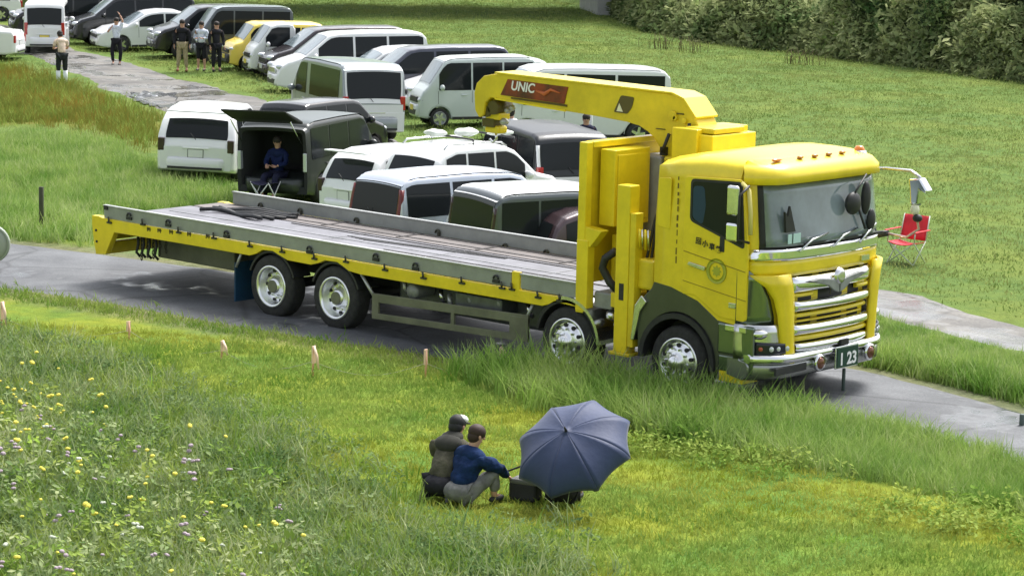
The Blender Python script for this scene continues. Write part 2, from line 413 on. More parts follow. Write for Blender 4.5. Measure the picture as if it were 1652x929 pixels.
# front yellow lower panel with grille bars
front_patch('front_panel', YEL, 1.55, 1.74, (.02, 2.47), (.02, 2.47), .02, 3, 24)
front_patch('grille_recess', BLK, .50, 1.56, (.40, 2.09), (.40, 2.09), -.02, 3, 14)
def bar(y0, y1, z, h, dep, m=CHR, name='grille_bar', bow=0):
    b = MB(); rows = []
    for j in range(19):
        y = y0+(y1-y0)*j/18; x = cabfront(y, z)+.012; u = abs(2*j/18-1)
        ring = []
        for q in range(12):
            a = 2*PI*q/12; ring.append((x+dep*max(0, math.cos(a))**.6*(1-.3*u**4), y, z+h/2*math.sin(a)+bow*(1-u*u)))
        rows.append(ring)
    b.grid(rows, True, True); b.f.append(tuple(range(12))); b.sm.append(False); n = len(b.v); b.f.append(tuple(range(n-12, n))); b.sm.append(False)
    return b.build(name, m, TR)
bar(.47, 2.02, 1.44, .20, .10); bar(.50, 2.0, 1.19, .13, .12); bar(.50, 2.0, .915, .135, .12); bar(.54, 1.97, .71, .11, .12)
bar(.52, 1.95, 1.08, .055, .07, YEL, 'grille_slat'); bar(.56, 1.85, 1.01, .03, .05, YEL2, 'grille_slat'); bar(.52, 1.98, .81, .07, .08, YEL, 'grille_slat'); bar(.52, .95, .615, .07, .08, YEL, 'grille_slat'); bar(1.75, 1.98, .615, .07, .08, YEL, 'grille_slat')
bar(.50, .86, 1.315, .05, .06, YEL, 'grille_slat'); bar(1.72, 2.0, 1.315, .06, .07, YEL, 'grille_slat')
# winged emblem
b = MB(); b.lathe([(0, .04), (.05, .04), (.085, .03), (.10, 0)], (12.0, 1.24, 1.49), 0, 24)
b.build('emblem', CHR2, TR)
b = MB()
for sgn in (-1, 1):
    b.prism([(1.24+sgn*.02, 1.43), (1.24+sgn*.16, 1.47), (1.24+sgn*.42, 1.50), (1.24+sgn*.56, 1.485), (1.24+sgn*.42, 1.445), (1.24+sgn*.22, 1.40), (1.24+sgn*.10, 1.33), (1.24+sgn*.01, 1.30)], 0, 11.975, 12.02)
b.build('emblem_wing', GREY, TR, bevel=.008)
# yellow frame round the grille
for sgn in (-1, 1):
    def Y(v): return 1.245+sgn*v
    b = MB(); rows = []
    for (z, ya, yb_) in ((1.58, .84, 1.21), (1.45, .80, 1.10), (1.30, .77, 1.02), (1.1, .765, .965), (.85, .755, .93), (.68, .745, .91), (.55, .70, .85)):
        rows.append([(cabfront(Y(y), max(z, 1.0), .05+.035*(1-abs(i-3)/3)), Y(y), z) for i, y in enumerate(np.linspace(ya, yb_, 7))])
    b.grid(rows); b.build('grille_frame', YEL, TR, solid=-.06*sgn*0-.05)
    # chrome air deflector, reflected grass put into its green tint
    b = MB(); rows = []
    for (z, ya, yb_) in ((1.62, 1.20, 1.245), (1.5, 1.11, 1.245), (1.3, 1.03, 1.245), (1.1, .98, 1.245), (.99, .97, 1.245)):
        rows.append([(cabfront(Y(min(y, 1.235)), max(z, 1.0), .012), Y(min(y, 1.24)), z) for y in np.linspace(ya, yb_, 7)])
    b.grid(rows); b.build('corner_panel', mat('grass_tint_chrome', (.20, .24, .19), .16, .85), TR, solid=-.02)
    b = MB(); rows = []
    for (z, ya, yb_) in ((1.0, .95, 1.262), (.90, .93, 1.265), (.80, .90, 1.27), (.70, .87, 1.27), (.60, .83, 1.26)):
        rows.append([(cabfront(Y(min(y, 1.236)), 1.0, .05-.03*max(0, y-1.1)/.16), Y(y), z) for y in np.linspace(ya, yb_, 8)])
    b.grid(rows); b.build('headlight_housing', CHR2, TR, solid=-.03)
    MB().ell((cabfront(Y(1.1), 1.0, .0), Y(1.1), .90), .10, .14, .075, 16, 10).build('housing_dome', CHR, TR)
    # head lamp unit
    b = MB(); rows = []
    for t in np.linspace(0, 1, 5):
        row = []
        for u in np.linspace(0, 1, 9):
            yy = 1.20-.40*u; z = .655+.02*u+(.155-.05*u)*t; row.append((cabfront(Y(min(yy, 1.236)), 1.0, .098-.03*max(0, yy-1.1)/.16), Y(yy), z))
        rows.append(row)
    b.grid(rows); b.build('headlight', mat('lamp_housing', (.015, .018, .028), .08), TR, solid=-.02)
    for k, (yy, mm, r_) in enumerate(((.86, LENS, .042), (.98, LENS, .032), (1.06, LENS, .036), (1.15, mat('dim_orange', (.45, .10, .04), .3), .030))):
        MB().ell((cabfront(Y(yy), 1.0, .105-.03*max(0, yy-1.1)/.16), Y(yy), .73), .028, r_, r_).build('lamp', mm, TR)
b = MB().box(11.89, 11.92, 1.80, 1.96, 1.60, 1.66); b.build('badge', CHR2, TR)
# bumper: chrome loft
def bumper(name, prof, m, y0=-.02, y1=2.51, xoff=0.0):
    b = MB(); rows = []
    for j in range(31):
        u = j/30; y = y0+(y1-y0)*u; f = abs(2*u-1); back = .30*max(0, (f-.62)/.38)**2.0
        rows.append([(11.93+px_-back*(1 if px_ > -.2 else .2)+xoff, y, z) for px_, z in prof])
    b.grid(rows, True, True); n = len(prof); b.f.append(tuple(range(n))); b.sm.append(False); k = len(b.v); b.f.append(tuple(range(k-n, k))); b.sm.append(False)
    return b.build(name, m, TR)
bumper('bumper', [(-.5, .40), (-.05, .36), (.02, .40), (.03, .52), (.0, .565), (-.10, .58), (-.10, .60), (-.5, .60)], mat('bumper_steel', (.34, .35, .34), .25, .8))
bumper('bumper_bar', [(-.02, .575), (.04, .56), (.07, .585), (.065, .64), (.03, .665), (-.03, .655)], CHR)
b = MB(); b.box(11.2, 11.72, -.005, .05, .62, .985); b.build('corner_step', mat('grass_tint_chrome', (.2, .24, .19), .16, .85), TR, bevel=.03)  # chrome with the grass reflection coloured in, as on the corner panel
b = MB(); b.box(11.2, 11.70, 2.44, 2.495, .62, .985); b.build('corner_step', MATS['grass_tint_chrome'], TR, bevel=.03)
for yy in (-.006, 2.44): MB().prism([(11.22, .42), (11.70, .42), (11.72, .61), (11.22, .61)], 1, yy, yy+.055).build('bumper_side', MATS['grass_tint_chrome'], TR, bevel=.02)
MB().box(11.32, 11.62, -.02, .0, .90, .975).build('step_light', CHR, TR, bevel=.01)
MB().box(11.935, 11.965, .12, .72, .44, .53).build('bumper_slot', BLK, TR, bevel=.01)
for y in (.92, 1.93):
    MB().lathe([(0, .10), (.045, .10), (.072, .08), (.078, 0)], (11.94, y, .50), 0, 18).build('fog_lamp', mat('fog_lens', (.17, .075, .045), .15, .4), TR)
    MB().lathe([(.078, .0), (.098, .05), (.102, .075), (.078, .08)], (11.94, y, .505), 0, 18).build('fog_lamp_rim', CHR, TR)
# number plate
MB().box(12.01, 12.03, 1.20, 1.66, .385, .655).build('plate_bracket', CHR, TR, bevel=.01)
pl = MB().box(12.03, 12.04, 1.225, 1.635, .405, .635).build('number_plate', PLGR, TR)
text('plate_lettering', '1 23', .20, WINK, pl, (12.043, 1.43, .492), (PI/2, 0, PI/2), .001, bold=.006)
MB().box(11.98, 12.03, 1.30, 1.45, .66, .73).build('tow_cover', BLK, TR)
# cab side trims: door with window
def sidepoly(poly, y0, y1, m, name, parent=TR, bevel=.006, seg=2):
    return MB().prism(poly, 1, y0, y1).build(name, m, parent, bevel=bevel, seg=seg)
def rpoly(poly, r=.05, n=4):
    out = []; k = len(poly)
    for i in range(k):
        a, c, e = Vector(poly[i-1]), Vector(poly[i]), Vector(poly[(i+1) % k]); p = (a-c).normalized(); q = (e-c).normalized()
        rr = min(r, (a-c).length*.45, (e-c).length*.45)
        for j in range(n+1):
            t = j/n; out.append(tuple((c+p*rr)*(1-t)**2+c*2*t*(1-t)+(c+q*rr)*t**2))
    return out
for side in (0, 1):
    def Yv(a, b): return (a, b) if side == 0 else (2.49-b, 2.49-a)
    dpts = rpoly([(10.66, 1.24), (10.66, 2.62), (11.50, 2.655), (11.60, 1.9), (11.60, 1.03), (11.22, 1.04), (11.02, 1.16), (10.86, 1.255)], .05)
    dr = MB().prism(dpts, 1, *Yv(-.012, .03)).build('door', YEL, TR, bevel=.008)
    MB().prism(rpoly([(10.755, 2.11), (10.755, 2.60), (11.50, 2.63), (11.56, 1.86)], .06), 1, *Yv(-.018, .0)).build('window_seal', BLK, dr, bevel=.004)
    MB().prism(rpoly([(10.785, 2.135), (10.785, 2.57), (11.48, 2.60), (11.53, 1.90)], .05), 1, *Yv(-.023, -.01)).build('window', GLS, dr)
    MB().prism(rpoly([(10.80, 2.15), (10.80, 2.52), (10.96, 2.53), (10.99, 2.3), (10.95, 2.08)], .05), 1, *Yv(-.0245, -.02)).build('curtain', mat('curtain_blue', (.008, .035, .09), .3), dr)
    MB().prism(rpoly([(10.76, 1.60), (10.78, 1.635), (11.02, 1.60), (11.01, 1.555)], .01), 1, *Yv(-.045, -.008)).build('handle', CHR2, dr, bevel=.006)
    # crease lines on the door and the seams behind it
    MB().prism([(10.68, 1.745), (11.58, 1.60), (11.58, 1.61), (10.68, 1.755)], 1, *Yv(-.016, -.008)).build('door_crease', mat('seam_shadow', (.30, .21, .01), .7), dr)
    MB().prism([(10.68, 1.40), (11.60, 1.27), (11.60, 1.278), (10.68, 1.408)], 1, *Yv(-.016, -.008)).build('door_crease', MATS['seam_shadow'], dr)
    MB().prism(rpoly([(10.27, 2.0), (10.27, 2.56), (10.46, 2.58), (10.46, 1.97)], .04), 1, *Yv(-.008, .01)).build('rear_panel', YEL, TR, bevel=.006)
    if side == 0:
        for i, ch in enumerate('\u56de\u5c0f\u8eca\u8f09'):
            text('door_lettering', ch, .085, INK, dr, (10.90+i*.098, -.026, 1.885-.022*i), (PI/2, 0.1, 0), .001, bold=.002)
        rg = MB(); rg.lathe([(.10, 0), (.10, .006), (.145, .006), (.145, 0)], (11.17, -.022, 1.57), 1, 28); rg.build('door_emblem', DGRN, dr)
        st = [(11.17+(.07 if k % 2 == 0 else .045)*math.cos(k*PI/8), 1.57+(.07 if k % 2 == 0 else .045)*math.sin(k*PI/8)) for k in range(16)]
        MB().prism(st, 1, -.017, -.012).build('door_emblem', DGRN, dr)
        rr = random.Random(3)
        zz = 2.60; mk = MB()
        while zz > 1.65:
            h = rr.uniform(.025, .085); mk.box(10.555+rr.uniform(-.004, .004), 10.566+rr.uniform(0, .006), -.004, .004, zz-h, zz); zz -= h+rr.uniform(.012, .05)
        mk.build('side_marking', mat('brown_ink', (.16, .11, .01), .6), TR)
        MB().box(11.36, 11.46, -.02, -.010, 1.17, 1.23).build('door_badge', CHR2, dr, bevel=.004)
        MB().box(11.20, 11.27, -.02, -.005, 1.80, 1.97).build('door_vent', BLK, dr, bevel=.01)
# A pillar trim and near mirrors
MB().tube([(11.50, -.02, 2.62), (11.62, -.05, 2.55), (11.66, -.06, 2.30), (11.66, -.05, 2.05)], .025, 8).build('mirror_arm', mat('pale_yellow_trim', (.72, .62, .2), .4), TR)
for z, h in ((2.44, .17), (2.08, .105)):
    o = MB().box(11.44, 11.60, -.24, -.18, z-h, z+h).build('mirror', CHR2 if z > 2.2 else CHR, TR, bevel=.035, seg=3)
    MB().box(11.425, 11.437, -.225, -.195, z-h+.03, z+h-.03).build('mirror_glass', GLS, o)
MB().tube([(11.62, -.05, 2.60), (11.60, -.20, 2.50), (11.60, -.21, 2.0), (11.62, -.02, 1.95)], .016, 8).build('mirror_arm', BLK, TR)
# far side mirror assembly on its long stays
q = lambda x, y: on(x, y, 1, 2.62)
MB().tube([q(1408, 272), q(1430, 272), q(1470, 276), q(1484, 286), q(1487, 300)], .02, 8).build('mirror_arm', CHR2, TR)
MB().tube([q(1408, 379), q(1433, 376)], [.05, .035], 8).build('mirror_bracket', BLK, TR)
MB().tube([q(1433, 377), q(1462, 383), q(1482, 370), q(1478, 340), q(1478, 310)], .016, 8).build('mirror_arm', mat('chair_tint_chrome', (.75, .55, .55), .2, .6), TR)  # pink reflection of the red chair is coloured into this chrome stay
c = q(1480, 303); MB().prism([(c.x-.11, c.z+.10), (c.x+.05, c.z+.12), (c.x+.16, c.z-.02), (c.x+.15, c.z-.06), (c.x+.05, c.z-.02), (c.x+.03, c.z-.20), (c.x-.07, c.z-.20), (c.x-.09, c.z)], 1, 2.58, 2.72).build('mirror', CHR, TR, bevel=.02)
MB().box(c.x-.08, c.x+.02, 2.60, 2.70, c.z-.22, c.z-.04).build('mirror', GREY, TR, bevel=.02)
c = q(1476, 338); MB().ell(c, .055, .06, .07).build('mirror', mat('cream', (.8, .78, .6), .4), TR)
c = q(1480, 352); MB().ell(c, .06, .06, .05).build('mirror', BLK, TR)
# cab fender and arch (reflected grass put into the olive colour)
def archband(cx, r0_, r1_, a0, a1, y0, y1, m, name, n=18, cz=.44):
    pl_ = [(cx+r1_*math.cos(a0+(a1-a0)*i/n), cz+r1_*math.sin(a0+(a1-a0)*i/n)) for i in range(n+1)]+[(cx+r0_*math.cos(a1-(a1-a0)*i/n), cz+r0_*math.sin(a1-(a1-a0)*i/n)) for i in range(n+1)]
    return MB().prism(pl_, 1, y0, y1).build(name, m, TR)
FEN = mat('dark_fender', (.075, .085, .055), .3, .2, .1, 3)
A4, A3, A2, A1 = 10.62, 8.90, 4.84, 3.61
for y0, y1 in ((.0, .42), (2.07, 2.49)):
    o = y0 if y0 == 0 else y0
    fen = [(10.24, 1.335), (10.6, 1.295), (10.85, 1.225), (11.05, 1.095), (11.2, 1.005), (11.3, .985), (11.62, .985), (11.62, .45), (11.24, .42)]
    ar = [(A4+.56*math.cos(a), .44+.58*math.sin(a)) for a in np.linspace(math.radians(-2), math.radians(178), 20)]
    fen = fen+ar+[(10.02, .46), (10.0, .9), (10.1, 1.15), (10.2, 1.25)]
    MB().prism([(x, z-.004) for x, z in fen], 1, y0+.004, y1-.004).build('fender', FEN, TR, bevel=.01)
    archband(A4, .50, .565, math.radians(-5), math.radians(182), y0-.03 if y0 == 0 else y0, y1 if y0 == 0 else y1+.03, BLK, 'fender_lip')
MB().box(11.24, 11.58, .0, .3, .30, .44).build('step', YEL, TR, bevel=.01)
MB().prism([(9.98, 1.02), (10.08, 1.15), (10.16, 1.08), (10.06, .95), (9.98, .6), (9.93, .6)], 1, -.03, .3).build('mudguard', CHR2, TR, bevel=.01)
# ------------------------------------------------------------------ wheels
def wheel(cx, y, side, dish, rad=.425, parent=TR, wd=.26, rr=.275):
    s = 1 if side else -1     # outward direction in y
    W = bpy.data.objects.new('wheel', None); COL.objects.link(W); W.parent = parent; W.location = (cx, y, rad); W.empty_display_size = .2
    t = MB(); t.lathe([(rr-.01, -wd/2), (rr+.03, -wd/2), (rad-.03, -wd/2-.0), (rad-.005, -wd/2+.03), (rad, -wd/2+.05), (rad, wd/2-.05), (rad-.005, wd/2-.03), (rad-.03, wd/2), (rr+.03, wd/2), (rr-.01, wd/2), (rr-.01, -wd/2)], (0, 0, 0), 1, 40)
    t.build('tyre', RUB, W)
    r = MB(); e = s*wd/2
    if dish:
        pr = [(rr+.012, e), (rr+.01, e+s*.015), (rr-.02, e+s*.012), (rr-.03, e-s*.02), (rr-.045, e-s*.09), (rr-.06, e-s*.125), (rr-.12, e-s*.13), (.125, e-s*.125), (.115, e-s*.06), (.095, e-s*.03), (0, e-s*.028)]
    else:
        pr = [(rr+.012, e), (rr+.01, e+s*.015), (rr-.02, e+s*.012), (rr-.03, e-s*.02), (rr-.055, e-s*.03), (rr-.075, e+s*.0), (.17, e+s*.03), (.13, e+s*.035), (.09, e+s*.045), (.085, e+s*.09), (.06, e+s*.115), (0, e+s*.12)]
    r.lathe(pr, (0, 0, 0), 1, 40)
    nb = MB()
    for k in range(10):
        a = 2*PI*k/10; q_ = .165
        nb.cyl((q_*math.cos(a), (e-s*.12) if dish else e+s*.045, q_*math.sin(a)), 1, .014, .05, 8)
    hl = MB()
    for k in range(10):
        a = 2*PI*(k+.5)/10; hl.cyl((.205*math.cos(a), (e-s*.122) if dish else e+s*.012, .205*math.sin(a)), 1, .024, .03, 10)
    multi('rim', [(r, mat('polished_rim', (.90, .91, .92), .3, 1, 0)), (nb, CHR2), (hl, BLK)], W)
    if dish:
        MB().cyl((0, e-s*.035, 0), 1, .085, .05, 18).build('hub', OLV, W)
    W.rotation_euler = (0, random.uniform(0, 1), 0)
for cx, dish in ((A1, 1), (A2, 1), (A3, 0), (A4, 0)):
    wheel(cx, .155, 0, dish); wheel(cx, 2.335, 1, dish)
archband(A3, .50, .54, math.radians(2), math.radians(100), -.02, .30, CHR2, 'mudguard')
archband(A3, .46, .50, math.radians(10), math.radians(170), .0, .32, BLK, 'wheel_arch')
for cx in (A1, A2):
    archband(cx, .44, .47, math.radians(20), math.radians(160), .03, .34, BLK, 'wheel_arch')
# chassis
for y in (.85, 1.55): MB().box(.3, 11.3, y, y+.09, .52, .80).build('chassis_rail', mat('chassis_black', (.03, .032, .035), .7), TR)
MB().box(.15, 9.0, .3, 2.2, .80, .87).build('subframe', MATS['chassis_black'], TR)
for cx in (A1, A2, A3, A4): MB().tube([(cx, .3, .42), (cx, 2.2, .42)], .07, 12).build('axle', MATS['chassis_black'], TR)
MB().box(.55, 2.2, .62, 1.85, .40, .78).build('underbody_box', OLV, TR, bevel=.02)
MB().box(5.6, 8.2, .45, .84, .38, .78).build('fuel_tank', mat('tank_grey', (.12, .13, .13), .4, .4, .2), TR, bevel=.05)
MB().box(9.9, 11.7, .35, 2.1, .45, 1.0).build('engine_bay', MATS['chassis_black'], TR)
fl = MB().box(2.85, 2.875, .04, .62, .12, .66).build('mudflap', BLUE, TR)
MB().box(2.85, 2.875, 1.87, 2.45, .12, .66).build('mudflap', BLUE, TR)
MB().tube([(2.88, .05, .60), (2.98, .05, .80)], .02).build('flap_bracket', ALU, TR)
# side guard
g = MB().prism([(5.54, .56), (5.54, .25), (5.64, .24), (5.64, .33), (8.0, .40), (8.0, .31), (8.26, .32), (8.26, .62), (5.9, .53)], 1, .02, .05)
b = MB()
b.prism([(5.54, .585), (5.54, .47), (8.26, .55), (8.26, .66)], 1, .02, .055)
b.prism([(5.54, .33), (5.54, .25), (8.26, .32), (8.26, .41)], 1, .02, .055)
b.prism([(5.54, .57), (5.66, .57), (5.66, .28), (5.54, .28)], 1, .018, .053)
b.prism([(7.95, .62), (8.26, .63), (8.26, .35), (7.95, .35)], 1, .018, .053)
b.prism([(6.95, .56), (7.01, .56), (7.01, .33), (6.95, .33)], 1, .018, .053)
b.build('side_guard', OLV, TR, bevel=.006)
b = MB(); b.tube([(5.30, .06, .80), (5.55, .05, .54)], .022).tube([(8.30, .06, .80), (8.18, .05, .56)], .022); b.build('guard_bracket', ALU, TR)
for x, z, m_ in ((5.95, .70, ALU), (6.6, .66, CHR2), (6.75, .62, ALU), (7.1, .68, GREY), (7.6, .70, GREY), (8.1, .68, CHR2)):
    MB().tube([(x, .2, z+.08), (x+.05, .16, z), (x+.03, .25, z-.08)], .03).build('air_line', m_, TR)
MB().lathe([(0, -.04), (.09, -.04), (.1, 0), (.09, .3)], (6.2, .12, .68), 1, 18).build('air_tank', GREY, TR)
MB().box(6.9, 7.7, .15, .45, .55, .76).build('battery_box', mat('tank_grey', (.12, .13, .13)), TR, bevel=.02)
# deck: yellow side beams following the arches
ylow = [(.13, .45), (.33, .79), (1.8, .80), (3.2, .80), (3.33, .84), (3.45, .905), (3.66, .915), (3.80, .87), (3.95, .825), (4.4, .82), (4.55, .86), (4.67, .91), (4.90, .915), (5.02, .87), (5.12, .825), (5.35, .805), (8.5, .81), (8.63, .85), (8.75, .885), (9.06, .87)]
ytop = [(9.06, .955), (.05, .975), (-.02, .99), (-.17, .985)]
for y0, y1 in ((0, .10), (2.39, 2.49)):
    MB().prism([(-.17, .85), (-.13, .60), (-.08, .43)]+ylow+ytop, 1, y0, y1).build('side_beam', YEL, TR, bevel=.008)
MB().box(-.16, -.04, .1, 2.39, .62, .90).build('rear_bumper', YEL2, TR, bevel=.01)
MB().box(-.10, .02, .1, 2.39, .43, .60).build('rear_underrun_bar', YEL2, TR, bevel=.01)
for z in (.76, .60): MB().cyl((-.07+(.76-z)*.1, -.006, z+.02), 1, .018, .014, 10).build('bolt', BLK, TR)
# near and far rails
def rail(name, y0, y1, x0, x1, cap):
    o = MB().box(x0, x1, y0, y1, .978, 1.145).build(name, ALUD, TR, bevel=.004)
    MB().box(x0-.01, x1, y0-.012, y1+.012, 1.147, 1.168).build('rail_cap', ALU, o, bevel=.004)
    return o
rail('side_rail', .005, .045, .10, 7.98, 1); rail('side_rail', .005, .045, 8.14, 9.04, 1)
rail('side_rail', 2.445, 2.485, .12, 9.04, 1)
MB().box(7.995, 8.125, -.004, .05, .87, 1.18).build('rail_post', YEL, TR, bevel=.01)
# deck floor panels
MB().box(-.12, 9.04, .06, 1.82, .90, .975).build('deck_floor', DK1, TR)
MB().box(-.10, 9.04, 1.86, 2.44, .90, .978).build('deck_floor', DK2, TR)
MB().box(-.1, 9.04, 1.82, 1.86, .89, .95).build('deck_gap', BLK, TR)
b = MB()
for i in range(4): b.box(1.6+i*2.0, 1.612+i*2.0, .08, 1.80, .975, .979)
b.box(.1, 9.0, .62, .64, .975, .982); b.box(.1, 9.0, 1.22, 1.24, .975, .982); b.build('deck_ribs', MATS['hook_steel'] if 'hook_steel' in MATS else GREY, TR)
b = MB(); 
for i in range(5): b.prism([(3.6+.1*i, 1.45-i*.02), (6.4, 1.70-.02*i), (6.4, 1.71-.02*i), (3.6+.1*i, 1.47-i*.02)], 2, .976, .984)
b.build('deck_scuffs', BLK, TR)
for y, x0_, x1_ in ((1.70, 2.2, 9.0), (2.02, .8, 8.9), (2.30, 1.5, 9.0), (.95, 4.8, 9.0)):
    MB().box(x0_, x1_, y, y+.03, .977, .985).build('deck_strip', mat('deck_strip_dark', (.05, .045, .045), .8, 0, .3, 5), TR)
for x in (1.1, 2.6, 4.1, 5.6, 7.1, 8.4): MB().box(x, x+.05, 1.90, 2.40, .978, .986).build('deck_strip', MATS['deck_strip_dark'], TR)
# hooks along the near beam and inside the far rail
for px, py, big in ((178, 355, 0), (209, 349, 1), (232, 358, 0), (272, 360, 1), (290, 371, 0), (347, 380, 0), (366, 378, 1), (405, 393, 0), (457, 402, 0), (500, 403, 1), (509, 413, 0), (560, 418, 0), (607, 415, 1), (623, 431, 0), (671, 430, 1), (685, 444, 0), (747, 452, 0), (801, 450, 1), (812, 460, 0), (828, 462, 0), (870, 475, 0), (905, 480, 0)):
    x, z = yp(px, py)
    b = MB()
    if big:
        b.tube([(x+.04*math.cos(a), -.015, z+.045*math.sin(a)) for a in np.linspace(0, PI, 7)], .013, 6); b.box(x-.055, x+.055, -.02, .004, z-.05, z-.01)
    else:
        b.tube([(x-.02, -.02, z+.04), (x, -.03, z), (x-.01, -.02, z-.03)], .014, 6); b.box(x-.05, x+.04, -.03, .0, z-.05, z-.025)
    b.build('rope_hook', BLK if big else mat('hook_steel', (.07, .07, .05), .5, .5), TR)
for px, py in ((172, 334),): x, z = yp(px, py); MB().box(x-.05, x+.03, -.015, .0, z-.04, z+.02).build('corner_lock', BLK, TR)
for px, py in ((420, 331), (484, 340), (575, 355), (706, 374), (815, 397), (881, 407)):
    p = on(px, py, 1, 2.43); b = MB()
    b.tube([(p.x+.04*math.cos(a), 2.425, p.z+.05*math.sin(a)-.02) for a in np.linspace(0, PI, 7)], .014, 6); b.ell((p.x+.02, 2.43, p.z-.03), .03, .012, .04)
    b.build('lashing_ring', mat('hook_steel', (.07, .07, .05)), TR)
for px, t_ in ((240, '\u25a0'), (257, ''), (276, ''), (305, ''), (335, '')):
    x, z = yp(px, 372+(px-240)*.12+(-2)); b = MB()
    for k in range(3): b.box(x-.035+k*.028, x-.02+k*.028, -.004, .002, z-.03+.012*(k % 2), z+.03)
    b.box(x-.04, x+.05, -.004, .002, z+.0, z+.01); b.build('side_marking', INK, TR)
# ratchet straps lying on the deck
b = MB(); rr = random.Random(5)
for i in range(6):
    x0_ = .35+rr.uniform(-.2, .3); y0_ = 1.5+.1*i
    b.tube([(x0_+t*1.3, y0_+.12*math.sin(t*5+i)+.15*t, 1.01+.02*math.sin(9*t+i)) for t in np.linspace(0, 1, 9)], .03, 6)
b.build('lashing_straps', BLK, TR)
# chains hanging at the tail
for k, x in enumerate((.52, .66, .78, .92, 1.05)):
    ln = (.42, .33, .38, .30, .26)[k]; b = MB(); n = int(ln/.055)
    for i in range(n):
        c = Vector((x+rr.uniform(-.01, .01), .35, .74-i*.055)); pts = [(c.x+(.016*math.cos(a) if i % 2 else 0), c.y+(0 if i % 2 else .016*math.cos(a)), c.z+.034*math.sin(a)) for a in np.linspace(0, 2*PI, 9)]
        b.tube(pts, .008, 5, False)
    b.build('tie_down_chain', mat('hook_steel', (.07, .07, .05)), TR)
for x in (.5, .62, .75, .9): MB().tube([(x, .30, .78), (x+.03, .28, .62), (x, .27, .50), (x+.05, .3, .44)], .02, 8).build('hydraulic_hose', BLK, TR)
# guard frame behind the cab, box, outrigger
MB().box(9.06, 9.12, 0, 2.49, 1.16, 2.86).build('headboard', YEL2, TR, bevel=.006)
MB().box(9.04, 9.16, -.005, .11, .81, 2.87).build('headboard_post', YEL, TR, bevel=.01)
MB().box(9.04, 9.16, 2.38, 2.495, .81, 2.87).build('headboard_post', YEL, TR, bevel=.01)
MB().box(9.04, 9.17, .112, 2.378, 2.80, 2.875).build('headboard_beam', YEL, TR, bevel=.01)
MB().box(9.165, 9.40, .24, .90, 1.86, 2.78).build('tool_box', YEL, TR, bevel=.012)
MB().box(9.402, 9.412, .29, .85, 1.92, 2.72).build('tool_box_lid', YEL, TR, bevel=.006)
MB().prism([(9.16, 1.86), (9.42, 1.83), (9.24, 1.62), (9.16, 1.62)], 1, .0, .14).build('gusset', YEL, TR, bevel=.006)
MB().box(9.04, 9.22, -.012, .12, .83, 1.70).build('post_foot', YEL, TR, bevel=.01)
for y in (-.02, 2.33):
    o = MB().box(9.66, 9.86, y, y+.18, .42, 2.42).build('outrigger_leg', YEL, TR, bevel=.012)
    MB().box(9.865, 9.95, y+.01, y+.15, .50, 2.1).build('outrigger_slide', YEL2, o, bevel=.006)
    MB().box(9.60, 9.92, y-.02, y+.20, .38, .42).build('outrigger_foot', YEL2, o, bevel=.01)
    MB().box(9.73, 9.80, y-.004, y+.002, 1.05, 1.25).build('outrigger_slot', BLK, o)
MB().box(9.5, 9.75, .1, 2.4, .92, 1.10).build('outrigger_beam', YEL2, TR, bevel=.01)
MB().box(9.28, 9.62, .35, 1.1, 1.12, 1.75).build('crane_bracket', YEL2, TR, bevel=.02)
MB().box(9.24, 9.52, .10, .42, .88, 1.08).build('valve_block', GREY, TR, bevel=.02)
MB().tube([(9.55, .12, 1.6), (9.42, .08, 1.5), (9.38, .08, 1.38), (9.48, .1, 1.22), (9.6, .15, 1.1)], .05, 10).build('air_duct', BLK, TR)
for k in range(5):
    MB().tube([(9.98+.03*k, .25, 1.0), (9.95+.05*k, .2+.03*k, 1.5), (10.0+.03*k, .28, 2.0), (9.95, .5, 2.3)], .018, 8).build('hydraulic_hose', BLK, TR)
for k in range(4): MB().tube([(9.97+.045*k, .05, 1.68), (9.98+.045*k, .02, 1.92)], .012, 8).build('control_lever', CHR2 if k % 2 else YEL, TR)
MB().box(9.93, 10.18, .06, .3, 1.2, 1.56).build('control_box', YEL2, TR, bevel=.03)
MB().box(9.95, 10.15, .1, .4, .55, .95).build('air_filter', BLK, TR, bevel=.03)
MB().ell((9.45, .2, .80), .08, .08, .07).ell((9.62, .1, .72), .05, .05, .05).build('valve_cap', CHR2, TR)
MB().box(9.125, 9.52, .95, 2.38, .9, 2.66).build('equipment_shroud', mat('shroud_grey', (.30, .31, .32), .5, 0, .1), TR, bevel=.02)
# crane column and boom
MB().box(9.56, 9.96, .95, 1.50, .9, 2.68).build('crane_column', YEL2, TR, bevel=.03)
MB().box(9.80, 10.18, .8, 1.8, 2.55, 3.06).build('winch_housing', YEL, TR, bevel=.012)
MB().box(10.12, 10.38, .85, 1.7, 2.72, 3.0).build('winch_housing', YEL, TR, bevel=.012)
MB().box(9.93, 10.36, .9, 1.5, 3.01, 3.075).build('winch_cover', YEL2, TR, bevel=.012)
boom = [(6.32, 3.19), (6.36, 3.32), (6.48, 3.42), (6.70, 3.465), (6.86, 3.485), (7.9, 3.465), (9.16, 3.435), (9.59, 3.425), (9.76, 3.38), (9.87, 3.28), (9.94, 3.18), (10.02, 3.05), (9.98, 2.72), (9.46, 2.64), (9.42, 2.76), (9.33, 2.87), (9.22, 2.94), (9.08, 3.0), (8.88, 3.03), (8.38, 3.06), (7.93, 3.08), (7.19, 3.11), (6.76, 3.15), (6.60, 3.15), (6.52, 3.08), (6.49, 2.92), (6.41, 2.88), (6.34, 2.97)]
bm_ = MB().prism(boom, 1, 1.05, 1.42).build('boom', YEL2, TR, bevel=.012)
